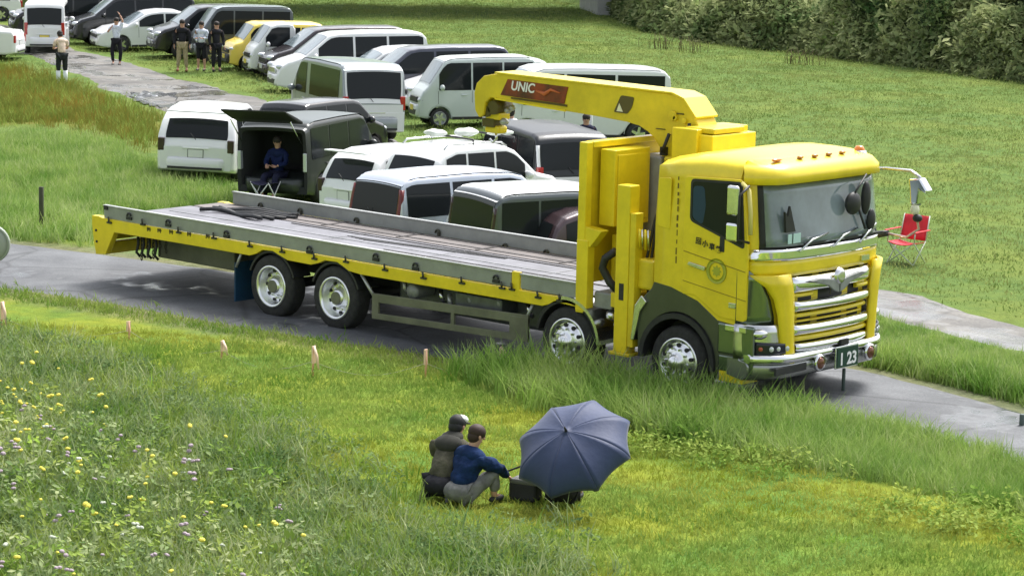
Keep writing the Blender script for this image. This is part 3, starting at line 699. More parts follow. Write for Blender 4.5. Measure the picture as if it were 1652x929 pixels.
MB().prism([(6.7, 3.47), (9.6, 3.43), (9.78, 3.375), (9.98, 3.16), (9.985, 3.18), (9.79, 3.395), (9.61, 3.452), (6.7, 3.49)], 1, 1.02, 1.45).build('boom_top_plate', YEL, bm_, bevel=.004)
MB().prism([(6.70, 3.135), (7.9, 3.075), (7.9, 3.10), (6.7, 3.16)], 1, 1.03, 1.05).build('boom_flange', YEL, bm_)
ban = MB().prism([(6.91, 3.41), (7.93, 3.385), (7.87, 3.17), (6.79, 3.20)], 1, 1.040, 1.049).build('banner_plate', DRED, bm_)
text('banner_lettering', 'UNIC', .165, WINK, ban, (7.17, 1.036, 3.325), (PI/2, .03, 0), .001, .15, .004)
b = MB(); b.tube([(7.40, 1.037, 3.30), (7.55, 1.037, 3.27), (7.65, 1.037, 3.33), (7.80, 1.037, 3.30)], [.01, .03, .02, .008], 6); b.build('banner_flame', mat('flame_orange', (.55, .13, .03), .5), ban)
MB().prism([(6.98, 3.165), (7.92, 3.14), (7.92, 3.165), (6.98, 3.185)], 1, 1.03, 1.049).build('boom_slot', mat('slot_brown', (.10, .07, .01), .7), bm_)
MB().prism(rpoly([(8.79, 3.35), (9.0, 3.34), (8.97, 3.22), (8.90, 3.13), (8.68, 3.135)], .03), 1, 1.042, 1.049).build('boom_opening', mat('opening_brown', (.10, .08, .02), .6), bm_)
MB().prism([(8.77, 3.25), (8.83, 3.15), (8.73, 3.15)], 1, 1.036, 1.042).build('boom_opening_edge', mat('cream', (.8, .78, .6), .4), bm_)
for x, z, r in ((9.62, 3.17, .06), (9.66, 3.14, .03), (9.8, 3.12, .035)): MB().cyl((x, 1.04, z), 1, r, .05, 16).build('pivot_pin', YEL2, bm_, bevel=.005)
for pts in ([(9.90, 1.0, 3.10), (9.93, .98, 2.98), (9.86, .97, 2.80), (9.80, .97, 2.65)], [(9.60, 1.0, 2.95), (9.55, .98, 2.80), (9.52, .97, 2.72)]):
    MB().tube(pts, .022, 8).build('hydraulic_hose', BLK, TR)
MB().box(9.47, 9.55, .99, 1.05, 2.68, 2.78).build('valve_block', BLK, TR)
MB().box(9.56, 9.78, 1.035, 1.05, 3.19, 3.205).box(9.36, 9.50, 1.035, 1.05, 2.985, 2.995).build('boom_label', MATS['slot_brown'], bm_)
# boom head with hook block
b = MB(); b.cyl((6.62, 1.235, 3.02), 1, .09, .3, 18); b.cyl((6.5, 1.235, 2.96), 1, .07, .3, 18); b.build('sheave', mat('sheave_dark', (.10, .08, .02), .5, .3), bm_)
MB().box(6.45, 6.70, 1.13, 1.34, 2.86, 2.95).build('hook_block', YEL2, bm_, bevel=.02)
MB().box(6.42, 6.68, 1.15, 1.32, 2.68, 2.78).build('hook_block', YEL2, bm_, bevel=.03)
MB().box(6.40, 6.60, 1.13, 1.34, 2.76, 2.87).build('hook_block', mat('sheave_dark', (.10, .08, .02)), bm_)
b = MB(); b.ell((6.78, 1.2, 2.99), .05, .05, .04); b.ell((6.72, 1.2, 2.84), .07, .05, .05); b.ell((6.86, 1.2, 3.03), .04, .04, .04); b.build('boom_spotlight', ALU, bm_)
b = MB().tube([(6.55, 1.235, 2.70), (6.56, 1.235, 2.60), (6.50, 1.235, 2.55), (6.44, 1.235, 2.59)], .018, 8); b.build('hook', CHR2, bm_)
# white and green flag sheet tied by the headboard
p = on(928, 300, 1, .3); fl = MB(); rows = []
for i in range(9):
    t = i/8; rows.append([(8.98-.10*t-(.03+.10*t)*j/4, .35+.25*j/4+.02*math.sin(j*2+i), 2.30-.62*t+.02*math.sin(i+j)) for j in range(5)])
fl.grid(rows); tag(fl.build('cloth_banner', mat('banner_cloth', (.75, .8, .7), .8, 0, 0, 6, c2=(.5, .68, .45)), solid=.004), 'white and pale green cloth strip hanging beside the yellow headboard', 'cloth')
#CARS
# ------------------------------------------------------------------ cars
PROF = {
 'van':   ([(0, .50), (.004, .53), (.03, .92), (.06, .985), (.12, 1.0), (.5, 1.0), (.74, .985), (.80, .945), (.945, .58), (.975, .52), (.995, .42), (1, .33)], (.006, .029), (.81, .94), [(.06, .33), (.345, .62), (.635, .86)], .50),
 'minivan': ([(0, .5), (.008, .55), (.035, .90), (.06, .965), (.11, .99), (.4, 1.0), (.60, .985), (.665, .95), (.83, .62), (.93, .545), (.98, .46), (1, .33)], (.009, .034), (.675, .82), [(.055, .28), (.295, .50), (.515, .74)], .56),
 'kei':   ([(0, .5), (.008, .54), (.03, .92), (.055, .975), (.12, 1.0), (.45, 1.0), (.70, .985), (.755, .95), (.875, .62), (.95, .56), (.99, .46), (1, .33)], (.009, .028), (.765, .865), [(.06, .28), (.295, .53), (.545, .80)], .54),
 'keivan': ([(0, .5), (.006, .54), (.03, .92), (.055, .975), (.12, 1.0), (.45, 1.0), (.73, .985), (.79, .95), (.925, .60), (.965, .53), (.99, .44), (1, .33)], (.008, .028), (.80, .915), [(.06, .30), (.315, .56), (.575, .84)], .52),
 'wagon': ([(0, .48), (.015, .56), (.075, .84), (.12, .93), (.2, .985), (.42, 1.0), (.56, .98), (.62, .93), (.77, .66), (.90, .60), (.98, .48), (1, .35)], (.022, .078), (.63, .76), [(.12, .26), (.275, .46), (.475, .68)], .58),
 'sedan': ([(0, .50), (.02, .62), (.05, .68), (.20, .86), (.34, .985), (.46, 1.0), (.55, .975), (.60, .935), (.76, .66), (.90, .59), (.985, .46), (1, .34)], (.06, .24), (.61, .75), [(.27, .44), (.455, .66)], .60),
 'trunk': ([(0, .50), (.015, .64), (.03, .70), (.16, .72), (.30, .93), (.40, .99), (.5, 1.0), (.56, .97), (.60, .93), (.75, .68), (.90, .62), (.985, .48), (1, .34)], (.18, .31), (.61, .74), [(.30, .45), (.465, .67)], .64),
 'pickup': ([(0, .42), (.004, .46), (.53, .46), (.56, .47), (.565, .90), (.59, .98), (.64, 1.0), (.74, .985), (.80, .95), (.935, .60), (.965, .54), (.99, .44), (1, .33)], (.5605, .5645), (.81, .925), [(.62, .86)], .55),
}
def carpaint(n, c, metal=.0, rough=.3): return mat(n, c, rough, metal, .02, 1, .6)
def make_car(name, label, tpl, L, W, H, paint, phi, anchor, px, py, group=None, roofm=None, lower=None, opts=()):
    """anchor=(fx, fy, h): the local point (fraction of length, of width, height) that the pixel shows"""
    pr, rw, ws, sw, bf = PROF[tpl]
    th = YAW-PI/2+math.radians(phi)
    P = at_far(px, py, anchor[2]); fx, fy = anchor[0]*L, anchor[1]*W
    ox = P.x-(fx*math.cos(th)-fy*math.sin(th)); oy = P.y-(fx*math.sin(th)+fy*math.cos(th))
    cx, cy = ox+L/2*math.cos(th), oy+L/2*math.sin(th)
    T = thing(name, label, 'car' if 'cat' not in opts else 'car', (ox, oy, float(gz(cx, cy))), th, group)
    # follow the slope of the ground
    e = 1.2; fz = float(gz(cx+e*math.cos(th), cy+e*math.sin(th))-gz(cx-e*math.cos(th), cy-e*math.sin(th)))/(2*e)
    sz = float(gz(cx-e*math.sin(th), cy+e*math.cos(th))-gz(cx+e*math.sin(th), cy-e*math.cos(th)))/(2*e)
    T.rotation_euler = (math.atan(sz), -math.atan(fz), th)
    T.location.z = float(gz(cx, cy))-L/2*fz
    T['footprint'] = 0; del T['footprint']
    r = .30 if H < 1.7 and L > 3.5 else (.27 if L < 3.5 else .325)
    wx = (L*(.20 if L > 3.6 else .14), L*(.81 if tpl not in ('van', 'keivan', 'pickup') else .835))
    px_ = [p[0]*L for p in pr]; pz_ = [p[1]*H for p in pr]; belt = bf*H; zb0 = .20 if H < 1.7 else .23
    def zt(x): return float(np.interp(x, px_, pz_))
    def zb(x):
        z = zb0+.08*max(0, 1-min(x, L-x)/.3)
        for c in wx:
            d = abs(x-c)
            if d < r+.065: z = max(z, r+math.sqrt(max(0, (r+.065)**2-d*d)))
        return z
    def hw(x, z):
        en = min(x, L-x)
        a = 1-.10*max(0, 1-en/(.35 if x > L/2 else .16))**2.2-(.02 if x > L*.8 else 0)*max(0, (x-L*.8)/(L*.2))
        t = max(0, (z-belt)/(H-belt)); b = 1-(.06 if tpl in ('van', 'keivan', 'kei', 'pickup') else .13)*t**1.3
        return W/2*a*b*(1-.025*max(0, (.45-z)/.3))
    xs = set(px_)
    for c in wx: xs |= set(c+(r+.065)*math.cos(a) for a in np.linspace(0, PI, 13))
    xs |= set(np.linspace(0, L, 26)); xs |= {.02, .05, .1, .16, L-.02, L-.05, L-.12}
    xs = sorted(x for x in xs if 0 <= x <= L); xs = [x for i, x in enumerate(xs) if i == 0 or x-xs[i-1] > .008]
    def ring(x, ins=0.0):
        z0, z1 = zb(x), zt(x); rr = min(.09, (z1-z0)*.3); row = []; mid = min(belt, z1-rr)
        zs = [z0+(mid-z0)*t for t in (0, .12, .4, .75, .95, 1)]+[mid+(z1-rr-mid)*t for t in (.08, .35, .7, 1)]
        left = [(hw(x, z), z) for z in zs]
        ht = hw(x, z1-rr)
        for a in (22, 45, 68): left.append((ht-rr*(1-math.cos(math.radians(a))), z1-rr+rr*math.sin(math.radians(a))))
        y_in = ht-rr
        for u in (1, .75, .5, .25, 0): left.append((y_in*u, z1+.03*(1-u*u)*(1 if z1 > belt*1.1 else .6)))
        pts = left+[(-y, z) for y, z in left[-2::-1]]
        return [(x, y, z) for y, z in pts]
    rows = [ring(x) for x in xs]; nr = len(rows[0])
    b = MB()
    if 'open' in opts:
        def shrink(row, k, x): zc = .95; return [(x, y*k, max(.42, zc+(z-zc)*k)) for _, y, z in row]
        base = ring(.12)
        base = [(0, y, z) for _, y, z in base]
        cav = [shrink(base, .62, 1.3), shrink(base, .88, .9), shrink(base, .90, .02)]
        rows = [[(0, y, z) for _, y, z in base]]+[r_ for r_, x in zip(rows, xs) if x > .12]
        b.grid(rows, True, True); o = len(b.v); b.add([p for r_ in rows[-1:] for p in r_], [tuple(range(nr))])
        body = b.build('body', paint, T)
        cv = MB(); cv.grid(cav, True, True); cv.add(cav[0], [tuple(range(nr))]); cv.grid([shrink(base, .90, .02), [(0, y, z) for _, y, z in base]], False, True)
        cv.build('cargo_space', mat('dark_trim', (.02, .022, .022), .8), T)
    else:
        b.grid(rows, True, True)
        b.add(rows[0], [tuple(range(nr))[::-1]]); b.add(rows[-1], [tuple(range(nr))])
        body = b.build('body', paint, T)
    for p in body.data.polygons: p.use_smooth = len(p.vertices) < 6
    # top patches (roof panel in another colour, glass front and rear)
    def toppatch(nm, m, a, c, k, off=.010, n=8, wy=9, par=T):
        bb = MB(); rs = []
        for i in range(n+1):
            x = a+(c-a)*i/n; z = zt(x); sl_ = (zt(x+.004)-zt(x-.004))/.008; nn = Vector((-sl_, 0, 1)).normalized()
            rr = .09; yy = (hw(x, z-rr)-rr*.55)*k
            rs.append([(x+nn.x*off, yy*u, z+.03*(1-u*u)*(1 if z > belt*1.1 else .6)+nn.z*off) for u in np.linspace(-1, 1, wy)])
        bb.grid(rs); return bb.build(nm, m, par)
    def sidepatch(nm, m, a, c, zlo, zhi, off=.007, par=T, n=8, rows_=5):
        out = []
        for s in (1, -1):
            bb = MB(); rs = []
            for i in range(n+1):
                x = a+(c-a)*i/n; top = min(zhi(x), zt(x)-.10); lo = zlo(x) if callable(zlo) else zlo
                if top < lo+.02: top = lo+.004
                rs.append([(x, s*(hw(x, lo+(top-lo)*t)+off), lo+(top-lo)*t) for t in np.linspace(0, 1, rows_)])
            bb.grid(rs); out.append(bb.build(nm, m, par))
        return out
    if roofm:
        x_a = rw[1]*L+.02; x_b = ws[0]*L-.03
        toppatch('roof_panel', roofm, x_a, x_b, 1.02, .006, 14)
    toppatch('windshield', GLW, ws[0]*L, ws[1]*L, .95, .010)
    if 'open' not in opts: toppatch('rear_window', GLS, rw[0]*L, rw[1]*L, .93 if tpl not in ('wagon',) else .84, .012, 6)
    if 'twowin' in opts: sw = [(.075, .60), (.665, .86)]
    for i, (a, c) in enumerate(sw):
        sidepatch('side_window', GLS if 'open' not in opts or i else GLS2, a*L, c*L, belt+.035, lambda x: .925*H)
    # shut lines and handles
    for a, c in sw[:]:
        x = c*L+.02*L/4
        sidepatch('door_seam', BLK, x, x+.012, .36*H if abs(x-wx[0]) > r+.1 and abs(x-wx[1]) > r+.1 else r*2+.12, lambda x_: belt+.02, .0025, n=1)
        for s in (1, -1):
            hx = (a*L+.12) if a > .2 else c*L-.2; hz = belt-.10
            MB().box(hx, hx+.16, s*hw(hx, hz)-.004, s*hw(hx, hz)+s*.03, hz-.016, hz+.016).build('handle', paint if 'chrome' not in opts else CHR, T, bevel=.008)
    lowm = lower or mat('sill_black', (.03, .03, .03), .6)
    sidepatch('sill', lowm, wx[0]+r+.08, wx[1]-r-.08, zb0+.005, lambda x: zb0+.075, .012, n=3, rows_=2)
    for c in wx:
        for s in (1, -1):
            n = 14; ri, ro = r+.062, r+(.10 if lower else .075)
            bb = MB(); rs = []
            for j in range(n+1):
                a = PI*j/n; rs.append([(c+q_*math.cos(a), s*(hw(min(max(c+q_*math.cos(a), 0), L), r+q_*math.sin(a))+.006), r+q_*math.sin(a)) for q_ in (ri, ro)])
            bb.grid(rs); bb.build('arch_trim', lowm if lower else paint, T)
            carwheel(c, s*(W/2-.105), s, r, T, 'steel' in opts)
    # bumpers
    bp = lower or paint
    for fr in (0, 1):
        bb = MB(); rs = []
        for z, pad in ((zb0+.07, 0), (zb0+.06, .035), (zb0+.14, .06), (.34*H*.9, .06), (.36*H*.9+.03, .02)):
            row = []
            for u in np.linspace(-1, 1, 15):
                cr = .30*max(0, (abs(u)-.6)/.4)**2; x = (-pad+cr) if fr == 0 else (L+pad-cr); y = u*(W/2*.965)
                row.append((x, y, z))
            rs.append(row)
        bb.grid(rs); bb.build('bumper', bp, T, solid=.03)
    if 'open' not in opts:
        # rear: lamps, plate, trim
        tall = tpl in ('van', 'minivan', 'kei', 'keivan')
        for s in (1, -1):
            zl0, zl1 = (.42*H, .60*H) if tpl in ('van', 'wagon', 'sedan', 'trunk') else (.38*H, .62*H)
            if 'tallamp' in opts: zl0, zl1 = .40*H, .60*H
            bb = MB(); y1 = s*hw(.05, .5*H)
            bb.box(-.012 if zl1 < .55*H else -.005, .12, min(s*(W/2*.80), y1*1.012), max(s*(W/2*.80), y1*1.012), zl0, zl1)
            bb.build('taillight', RED if 'darklamp' not in opts else mat('dark_lamp', (.05, .03, .03), .1), T, bevel=.02)
        pz = .40*H if tpl not in ('van', 'keivan') else .33*H
        MB().box(-.008, .0, -.185, .185, pz-.10, pz+.10).build('plate_frame', GREY, T)
        MB().box(-.014 if pz > .3*H else -.07, .0, -.165, .165, pz-.085, pz+.085).build('number_plate', mat('plate_yellow', (.75, .6, .1), .5) if 'kplate' in opts else WHT, T)
        MB().box(-.02, .0, -.30, .30, pz+.10, pz+.135).build('tailgate_trim', CHR if 'chrome' in opts else paint, T, bevel=.01)
        MB().box(-.068, -.05, -.35*W, .35*W, zb0+.10, zb0+.15).build('bumper_slot', BLK, T)
        if 'darkgate' in opts or 'whitegate' in opts:
            dm = PW2 if 'whitegate' in opts else mat('gate_black', (.02, .026, .024), .12, 0, 0, 1, .3)
            toppatch('rear_panel', dm, .002, rw[1]*L+.02, .995, .008, 6)
            if 'whitegate' in opts: MB().box(-.01, .10, -W*.47, W*.47, zb0+.05, .40*H).build('rear_panel', dm, T, bevel=.02)
            MB().box(-.006, .002, -W*.445, W*.445, zb0+.25, .495*H).build('rear_panel', dm, T)
            for s in (1, -1) if 'darkgate' in opts else ():
                bb = MB(); q0, q1 = .006*L, rw[1]*L; rs = []
                for i in range(7):
                    x = q0+(q1-q0)*i/6; z = zt(x)-.02
                    rs.append([(x-.015, s*(hw(x, z)*.90), z), (x-.012, s*(hw(x, z)*1.0), z), (x+.05, s*(hw(x, z)+.008), z)])
                bb.grid(rs); bb.build('taillight_strip', mat('deep_red_lamp', (.16, .02, .02), .3) if 'tallamp' in opts else mat('dark_lamp', (.05, .03, .03), .1), T, solid=.01)
        if 'palegate' in opts:
            MB().box(-.012, .002, -W*.43, W*.43, .40*H, .495*H).build('rear_panel', PW2, T, bevel=.005)
            for s in (1, -1):
                bb = MB(); rs = []
                for i in range(7):
                    x = .006*L+(rw[1]-.006)*L*i/6; z = zt(x)-.02
                    rs.append([(x-.015, s*(hw(x, z)*.92), z), (x-.012, s*(hw(x, z)*1.0), z), (x+.03, s*(hw(x, z)+.008), z)])
                bb.grid(rs); bb.build('pillar_lamp', PW2, T, solid=.01)
        if tpl in ('wagon', 'minivan') and 'spoiler' in opts:
            MB().box(.02, .22, -W*.38, W*.38, H*.965, H*.985).build('spoiler', paint, T, bevel=.02)
        MB().tube([(.012, 0, belt+.02), (-.01, .12, belt+.16)], .008, 5).build('rear_wiper', BLK, T)
    # front: lamps, grille, plate
    for s in (1, -1):
        z = .46*H if tpl not in ('van', 'keivan', 'pickup') else .40*H
        xh = L-.16; rt = Matrix.Rotation(s*-.5, 3, 'Z')
        MB().ell((L-.13, s*W*.37, z), .16, .15, .07 if H < 1.7 else .09, 14, 8, rt).build('headlight', LENS, T)
    gm = BLK if 'chromegrille' not in opts else CHR2
    MB().prism([(-.29*W, .36*H), (.29*W, .36*H), (.25*W, .44*H), (-.25*W, .44*H)], 0, L-.04, L+.025).build('grille', gm, T, bevel=.01)
    MB().prism([(-.25*W, .18*H), (.25*W, .18*H), (.31*W, .26*H), (-.31*W, .26*H)], 0, L+.02, L+.068).build('air_intake', BLK, T, bevel=.01)
    MB().box(L+.06, L+.075, -.165, .165, .27*H-.05, .27*H+.10).build('number_plate', WHT if 'kplate' not in opts else mat('plate_yellow', (.75, .6, .1), .5), T)
    for s in (1, -1):
        mx = ws[1]*L-.28 if tpl not in ('van', 'keivan') else ws[1]*L-.32; mz = belt+.12
        MB().ell((mx, s*(hw(mx, mz)+.11), mz), .07, .11, .085, 12, 8).build('mirror', paint if 'blackmirror' not in opts else BLK, T)
        MB().tube([(mx+.01, s*(hw(mx, mz)-.02), mz-.03), (mx, s*(hw(mx, mz)+.06), mz-.02)], .025, 6).build('mirror_stay', BLK, T)
    if 'rails' in opts:
        for s in (1, -1):
            y = s*(hw(L*.4, H*.97)-.10); o_ = MB().tube([(L*.13, y, H*.97), (L*.16, y, H+.045), (L*.40, y, H+.06), (L*.54, y, H+.04), (L*.58, y, H*.975)], .02, 6).build('roof_rail', CHR2, T)
    CARS_.append((label, [(ox+a*L*math.cos(th)-c*W*math.sin(th), oy+a*L*math.sin(th)+c*W*math.cos(th)) for a, c in ((0, -.5), (1, -.5), (1, .5), (0, .5))]))
    return T
WCACHE = {}
CARS_ = []
def carwheel(cx, y, s, r, parent, steel):
    key = (round(r, 3), s, steel)
    W = bpy.data.objects.new('wheel', None); COL.objects.link(W); W.parent = parent; W.location = (cx, y, r); W.empty_display_size = .1
    if key not in WCACHE:
        wd = .19; rr = r*.66
        t = MB(); t.lathe([(rr-.01, -wd/2), (rr+.02, -wd/2), (r-.02, -wd/2), (r, -wd/2+.03), (r, wd/2-.03), (r-.02, wd/2), (rr+.02, wd/2), (rr-.01, wd/2)], (0, 0, 0), 1, 26)
        to = t.build('tyre', RUB, W)
        e = s*wd/2; a = MB(); a.lathe([(rr+.008, e), (rr, e+s*.01), (rr-.02, e-s*.02), (rr-.03, e-s*.05), (.02, e-s*.05)], (0, 0, 0), 1, 26)
        sp = MB()
        for k in range(5):
            q_ = 2*PI*k/5; u = Vector((math.cos(q_), 0, math.sin(q_))); v = Vector((-math.sin(q_), 0, math.cos(q_)))
            A = [u*.03-v*.04, u*.03+v*.04, u*(rr-.02)+v*.035, u*(rr-.02)-v*.035]
            vs = [p+Vector((0, e-s*.012, 0)) for p in A]+[p+Vector((0, e-s*.045, 0)) for p in A]
            sp.add(vs, [(0, 1, 2, 3), (7, 6, 5, 4), (0, 4, 5, 1), (1, 5, 6, 2), (2, 6, 7, 3), (3, 7, 4, 0)])
        sp.cyl((0, e-s*.02, 0), 1, .055, .04, 12)
        ro = multi('rim', [(sp, CHR2), (a, mat('rim_dark', (.10, .10, .105), .4, .6) if not steel else SILV)], W)
        WCACHE[key] = (to, ro)
    else:
        for o in WCACHE[key]:
            c = o.copy(); COL.objects.link(c); c.parent = W
    W.rotation_euler = (0, random.uniform(0, 2), 0)
PW = carpaint('pearl_white', (.80, .81, .82)); PW2 = carpaint('plain_white', (.74, .76, .76)); PB = carpaint('car_black', (.012, .013, .015), 0, .2)
PS = carpaint('car_silver', (.27, .30, .31), .3, .3); PSV = carpaint('car_silver_blue', (.55, .60, .68), .4, .3); PN = carpaint('car_navy_grey', (.07, .075, .10), .4, .28)
PG = carpaint('car_dark_grey', (.10, .115, .12), .5, .3); PM = carpaint('car_maroon_black', (.07, .045, .05), .4, .25); PY = carpaint('car_yellow', (.80, .62, .10))
PBR = carpaint('car_brown_black', (.05, .042, .045), .4, .25); PGV = carpaint('van_roof_grey', (.30, .36, .38), .5, .3); PWG = carpaint('greyish_white', (.60, .66, .64))
G1 = 'cars parked nose-on to the gravel path'; G2 = 'cars parked behind the truck bed'
F = (1, 0)
make_car('parked_car', 'white car cut off by the top left corner of the photo', 'wagon', 4.4, 1.7, 1.5, PW, 198, (0, 0, .3), 32, 20, G1)
make_car('parked_minivan', 'black minivan half hidden behind the small white van at far left', 'minivan', 4.6, 1.7, 1.8, PB, 198, (1, 0, .2), 18, 52, G1)
make_car('parked_van', 'small white kei van seen from the rear with a yellow number plate', 'keivan', 3.4, 1.48, 1.85, PW, 97, (0, 0, .25), 72, 76, G1, opts=('kplate', 'steel'))
make_car('parked_car', 'white car with only its tail showing at the left edge below the kei van', 'trunk', 4.5, 1.7, 1.45, PW, 178, (0, 0, .25), 33, 84, G1)
make_car('parked_car', 'white car between the kei van and the black minivan near the top left', 'wagon', 4.5, 1.72, 1.5, PW, 198, (1, 0, .2), 96, 45, G1)
make_car('parked_minivan', 'long black minivan with a bright headlight, left of the white hatchback', 'minivan', 4.8, 1.8, 1.85, PB, 200, (1, 0, .2), 112, 62, G1)
make_car('parked_car', 'low white hatchback behind the person raising both arms', 'sedan', 4.5, 1.75, 1.5, PW, 200, (1, 0, .2), 152, 72, G1, opts=('darklamp',))
make_car('parked_minivan', 'black minivan with chrome nose beside the white hatchback', 'minivan', 4.7, 1.75, 1.85, PB, 200, (1, 0, .2), 243, 84, G1, opts=('chromegrille',))
make_car('parked_van', 'grey roofed dark van behind the three standing people', 'van', 3.5, 1.6, 2.0, PG, 198, (0, 0, .3), 468, 89, G1, roofm=PGV)
make_car('parked_car', 'small boxy car with yellow top and black front end', 'kei', 3.4, 1.48, 1.66, PY, 200, (1, 0, .2), 363, 103, G1, lower=BLK, opts=('kplate', 'steel'))
make_car('parked_truck', 'small white kei pickup with a square cab beside the yellow car', 'pickup', 3.4, 1.48, 1.8, PW2, 198, (1, 0, .2), 398, 112, G1, opts=('kplate', 'steel'))
make_car('parked_minivan', 'dark brown-black minivan half hidden behind the pearl white minivan', 'minivan', 4.8, 1.8, 1.75, PBR, 198, (1, 0, .2), 424, 118, G1)
make_car('parked_minivan', 'large pearl white minivan with red tail lamps and a black nose', 'minivan', 4.9, 1.84, 1.92, PW, 197, (1, 0, .2), 440, 138, G1, opts=('chromegrille',))
make_car('parked_car', 'white wagon whose windscreen shows just above the silver van', 'wagon', 4.5, 1.72, 1.62, PW2, 197, (1, 0, .2), 522, 152, G1)
make_car('parked_minivan', 'navy grey minivan between the white wagon and the white kei van', 'minivan', 4.75, 1.75, 1.82, PN, 197, (1, 0, .2), 567, 166, G1)
make_car('parked_minivan', 'white minivan just behind the tall white kei van', 'minivan', 4.3, 1.7, 1.62, PW, 197, (1, 0, .2), 648, 174, G1)
make_car('parked_van', 'tall white kei van standing side-on left of the crane hook', 'keivan', 3.4, 1.48, 1.92, PWG, 195, (1, 0, .2), 668, 194, G1, roofm=PW, opts=('kplate', 'steel'))
make_car('parked_van', 'long white van seen side-on behind the crane boom', 'van', 4.8, 1.7, 2.02, PW2, 195, (0, 0, .2), 1069, 216, G1, roofm=PW)
make_car('parked_van', 'silver van seen from behind with a white tailgate and dark rear window', 'van', 4.7, 1.74, 1.98, PS, 112, (0, 0, .3), 603, 216, G2, roofm=PGV, opts=('chrome', 'whitegate', 'twowin'))
make_car('parked_suv', 'white car with black tail lamps at the left end of the front row', 'wagon', 4.3, 1.78, 1.62, PW, 86, (0, 0, .28), 314, 276, G2, opts=('darklamp', 'spoiler'))
make_car('parked_minivan', 'black minivan behind the raised tailgate of the open van', 'minivan', 3.4, 1.5, 1.5, PB, 56, (0, .5, 1.4), 412, 172, G2)
OPENV = make_car('open_van', 'black box van with its tailgate raised and a person seated in the back', 'kei', 3.8, 1.66, 1.78, mat('van_black_green', (.03, .036, .034), .35, .2, .02, 1, .3), 68, (0, 0, .2), 440, 318, G2, roofm=mat('roof_grey_green', (.10, .12, .12), .35, .3), opts=('open',))
make_car('parked_car', 'white wagon with a dark rear window right of the open black van', 'wagon', 4.0, 1.62, 1.52, PW, 45, (0, 0, 1.42), 555, 253, G2, opts=('darklamp', 'spoiler'))
RACKC = make_car('parked_car', 'white wagon with roof bars and pale bundles tied on its roof', 'wagon', 3.7, 1.62, 1.72, PW, 43, (0, 0, 1.60), 650, 248, G2, opts=('rails',))
make_car('parked_minivan', 'silver minivan with a big dark tailgate and red lamp strip', 'minivan', 4.2, 1.72, 1.70, PSV, 36, (.04, 0, 1.66), 614, 288, G2, roofm=PSV, opts=('tallamp', 'darkgate'))
make_car('parked_car', 'low white car showing only its boot lid between the silver and black-backed vans', 'trunk', 3.7, 1.30, 1.4, PW, 36, (0, 0, .98), 703, 347, G2)
make_car('parked_van', 'white roofed kei van with an all dark tailgate next to the maroon car', 'kei', 3.4, 1.48, 1.76, PG, 34, (.04, 0, 1.72), 765, 312, G2, roofm=PW, opts=('kplate', 'darklamp', 'darkgate'))
make_car('parked_car', 'dark maroon hatchback closest to the yellow headboard', 'wagon', 3.8, 1.5, 1.50, PM, 33, (.08, 0, 1.30), 862, 352, G2)
make_car('parked_suv', 'dark boxy van with white pillar and pale tailgate beside the headboard', 'keivan', 4.0, 1.7, 1.75, mat('van_black', (.022, .025, .028), .4, .2, .02, 1, .2), 110, (0, 0, 1.66), 928, 221, G2, opts=('chrome', 'palegate'))

# tail gate of the open van, rack and bundles
L_, W_, H_ = 3.8, 1.66, 1.78
tg = MB().prism([(-.02, 1.76), (-.35, 1.86), (-.82, 2.06), (-.83, 2.11), (-.3, 1.93), (-.02, 1.82)], 1, -.76, .76).build('tailgate', mat('gate_matte', (.012, .013, .014), .6), OPENV, bevel=.02)
MB().prism([(-.34, 1.918), (-.74, 2.07), (-.74, 2.08), (-.34, 1.928)], 1, -.62, .62).build('tailgate_window', GLS2, tg)
for s in (.7, -.7): MB().tube([(-.02, s, 1.35), (-.5, s, 1.86)], .014, 6).build('gas_strut', CHR2, OPENV)
for s in (.78, -.78): MB().box(-.02, .10, min(s*.94, s*1.05), max(s*.94, s*1.05), .75, 1.15).build('taillight', LENS, OPENV, bevel=.02)
for x in (1.25, 2.35):
    MB().tube([(x, -.62, 1.74), (x, -.62, 1.84), (x, .62, 1.84), (x, .62, 1.74)], .02, 6).build('roof_bar', BLK, RACKC)
rz_ = RACKC.matrix_basis
def rack(x, y, z): return RACKC.matrix_basis @ Vector((x, y, z))
BAG = mat('pale_cloth', (.62, .66, .60), .8, 0, .1, 5)
def bundle(name, lab, x, y, z, rx, ry, rz, seed):
    b = MB().ell((0, 0, 0), rx, ry, rz, 18, 12); rr_ = random.Random(seed)
    ph = [rr_.uniform(0, 6) for _ in range(6)]
    b.v = [(vx*(1+.16*math.sin(vz*30+ph[0]+vx*9)), vy*(1+.16*math.sin(vx*22+ph[1])), vz*(1+.25*math.sin(vx*16+ph[2])*math.cos(vy*18+ph[3]))) for vx, vy, vz in b.v]
    o = b.build(name, BAG); o.location = rack(x, y, z); o.rotation_euler = (0, 0, RACKC.rotation_euler.z); tag(o, lab, 'bundle', 'bundles on the car roof'); return o
bundle('cloth_bundle', 'rear most pale bundle on the roof bars of the white wagon', 1.0, .25, 1.90, .26, .20, .07, 1)
bundle('cloth_bundle', 'middle pale bundle on the roof bars of the white wagon', 1.65, .05, 1.91, .24, .24, .08, 2)
bundle('cloth_bundle', 'front pale bundle lying flatter on the roof bars of the white wagon', 2.45, -.1, 1.88, .40, .16, .05, 3)

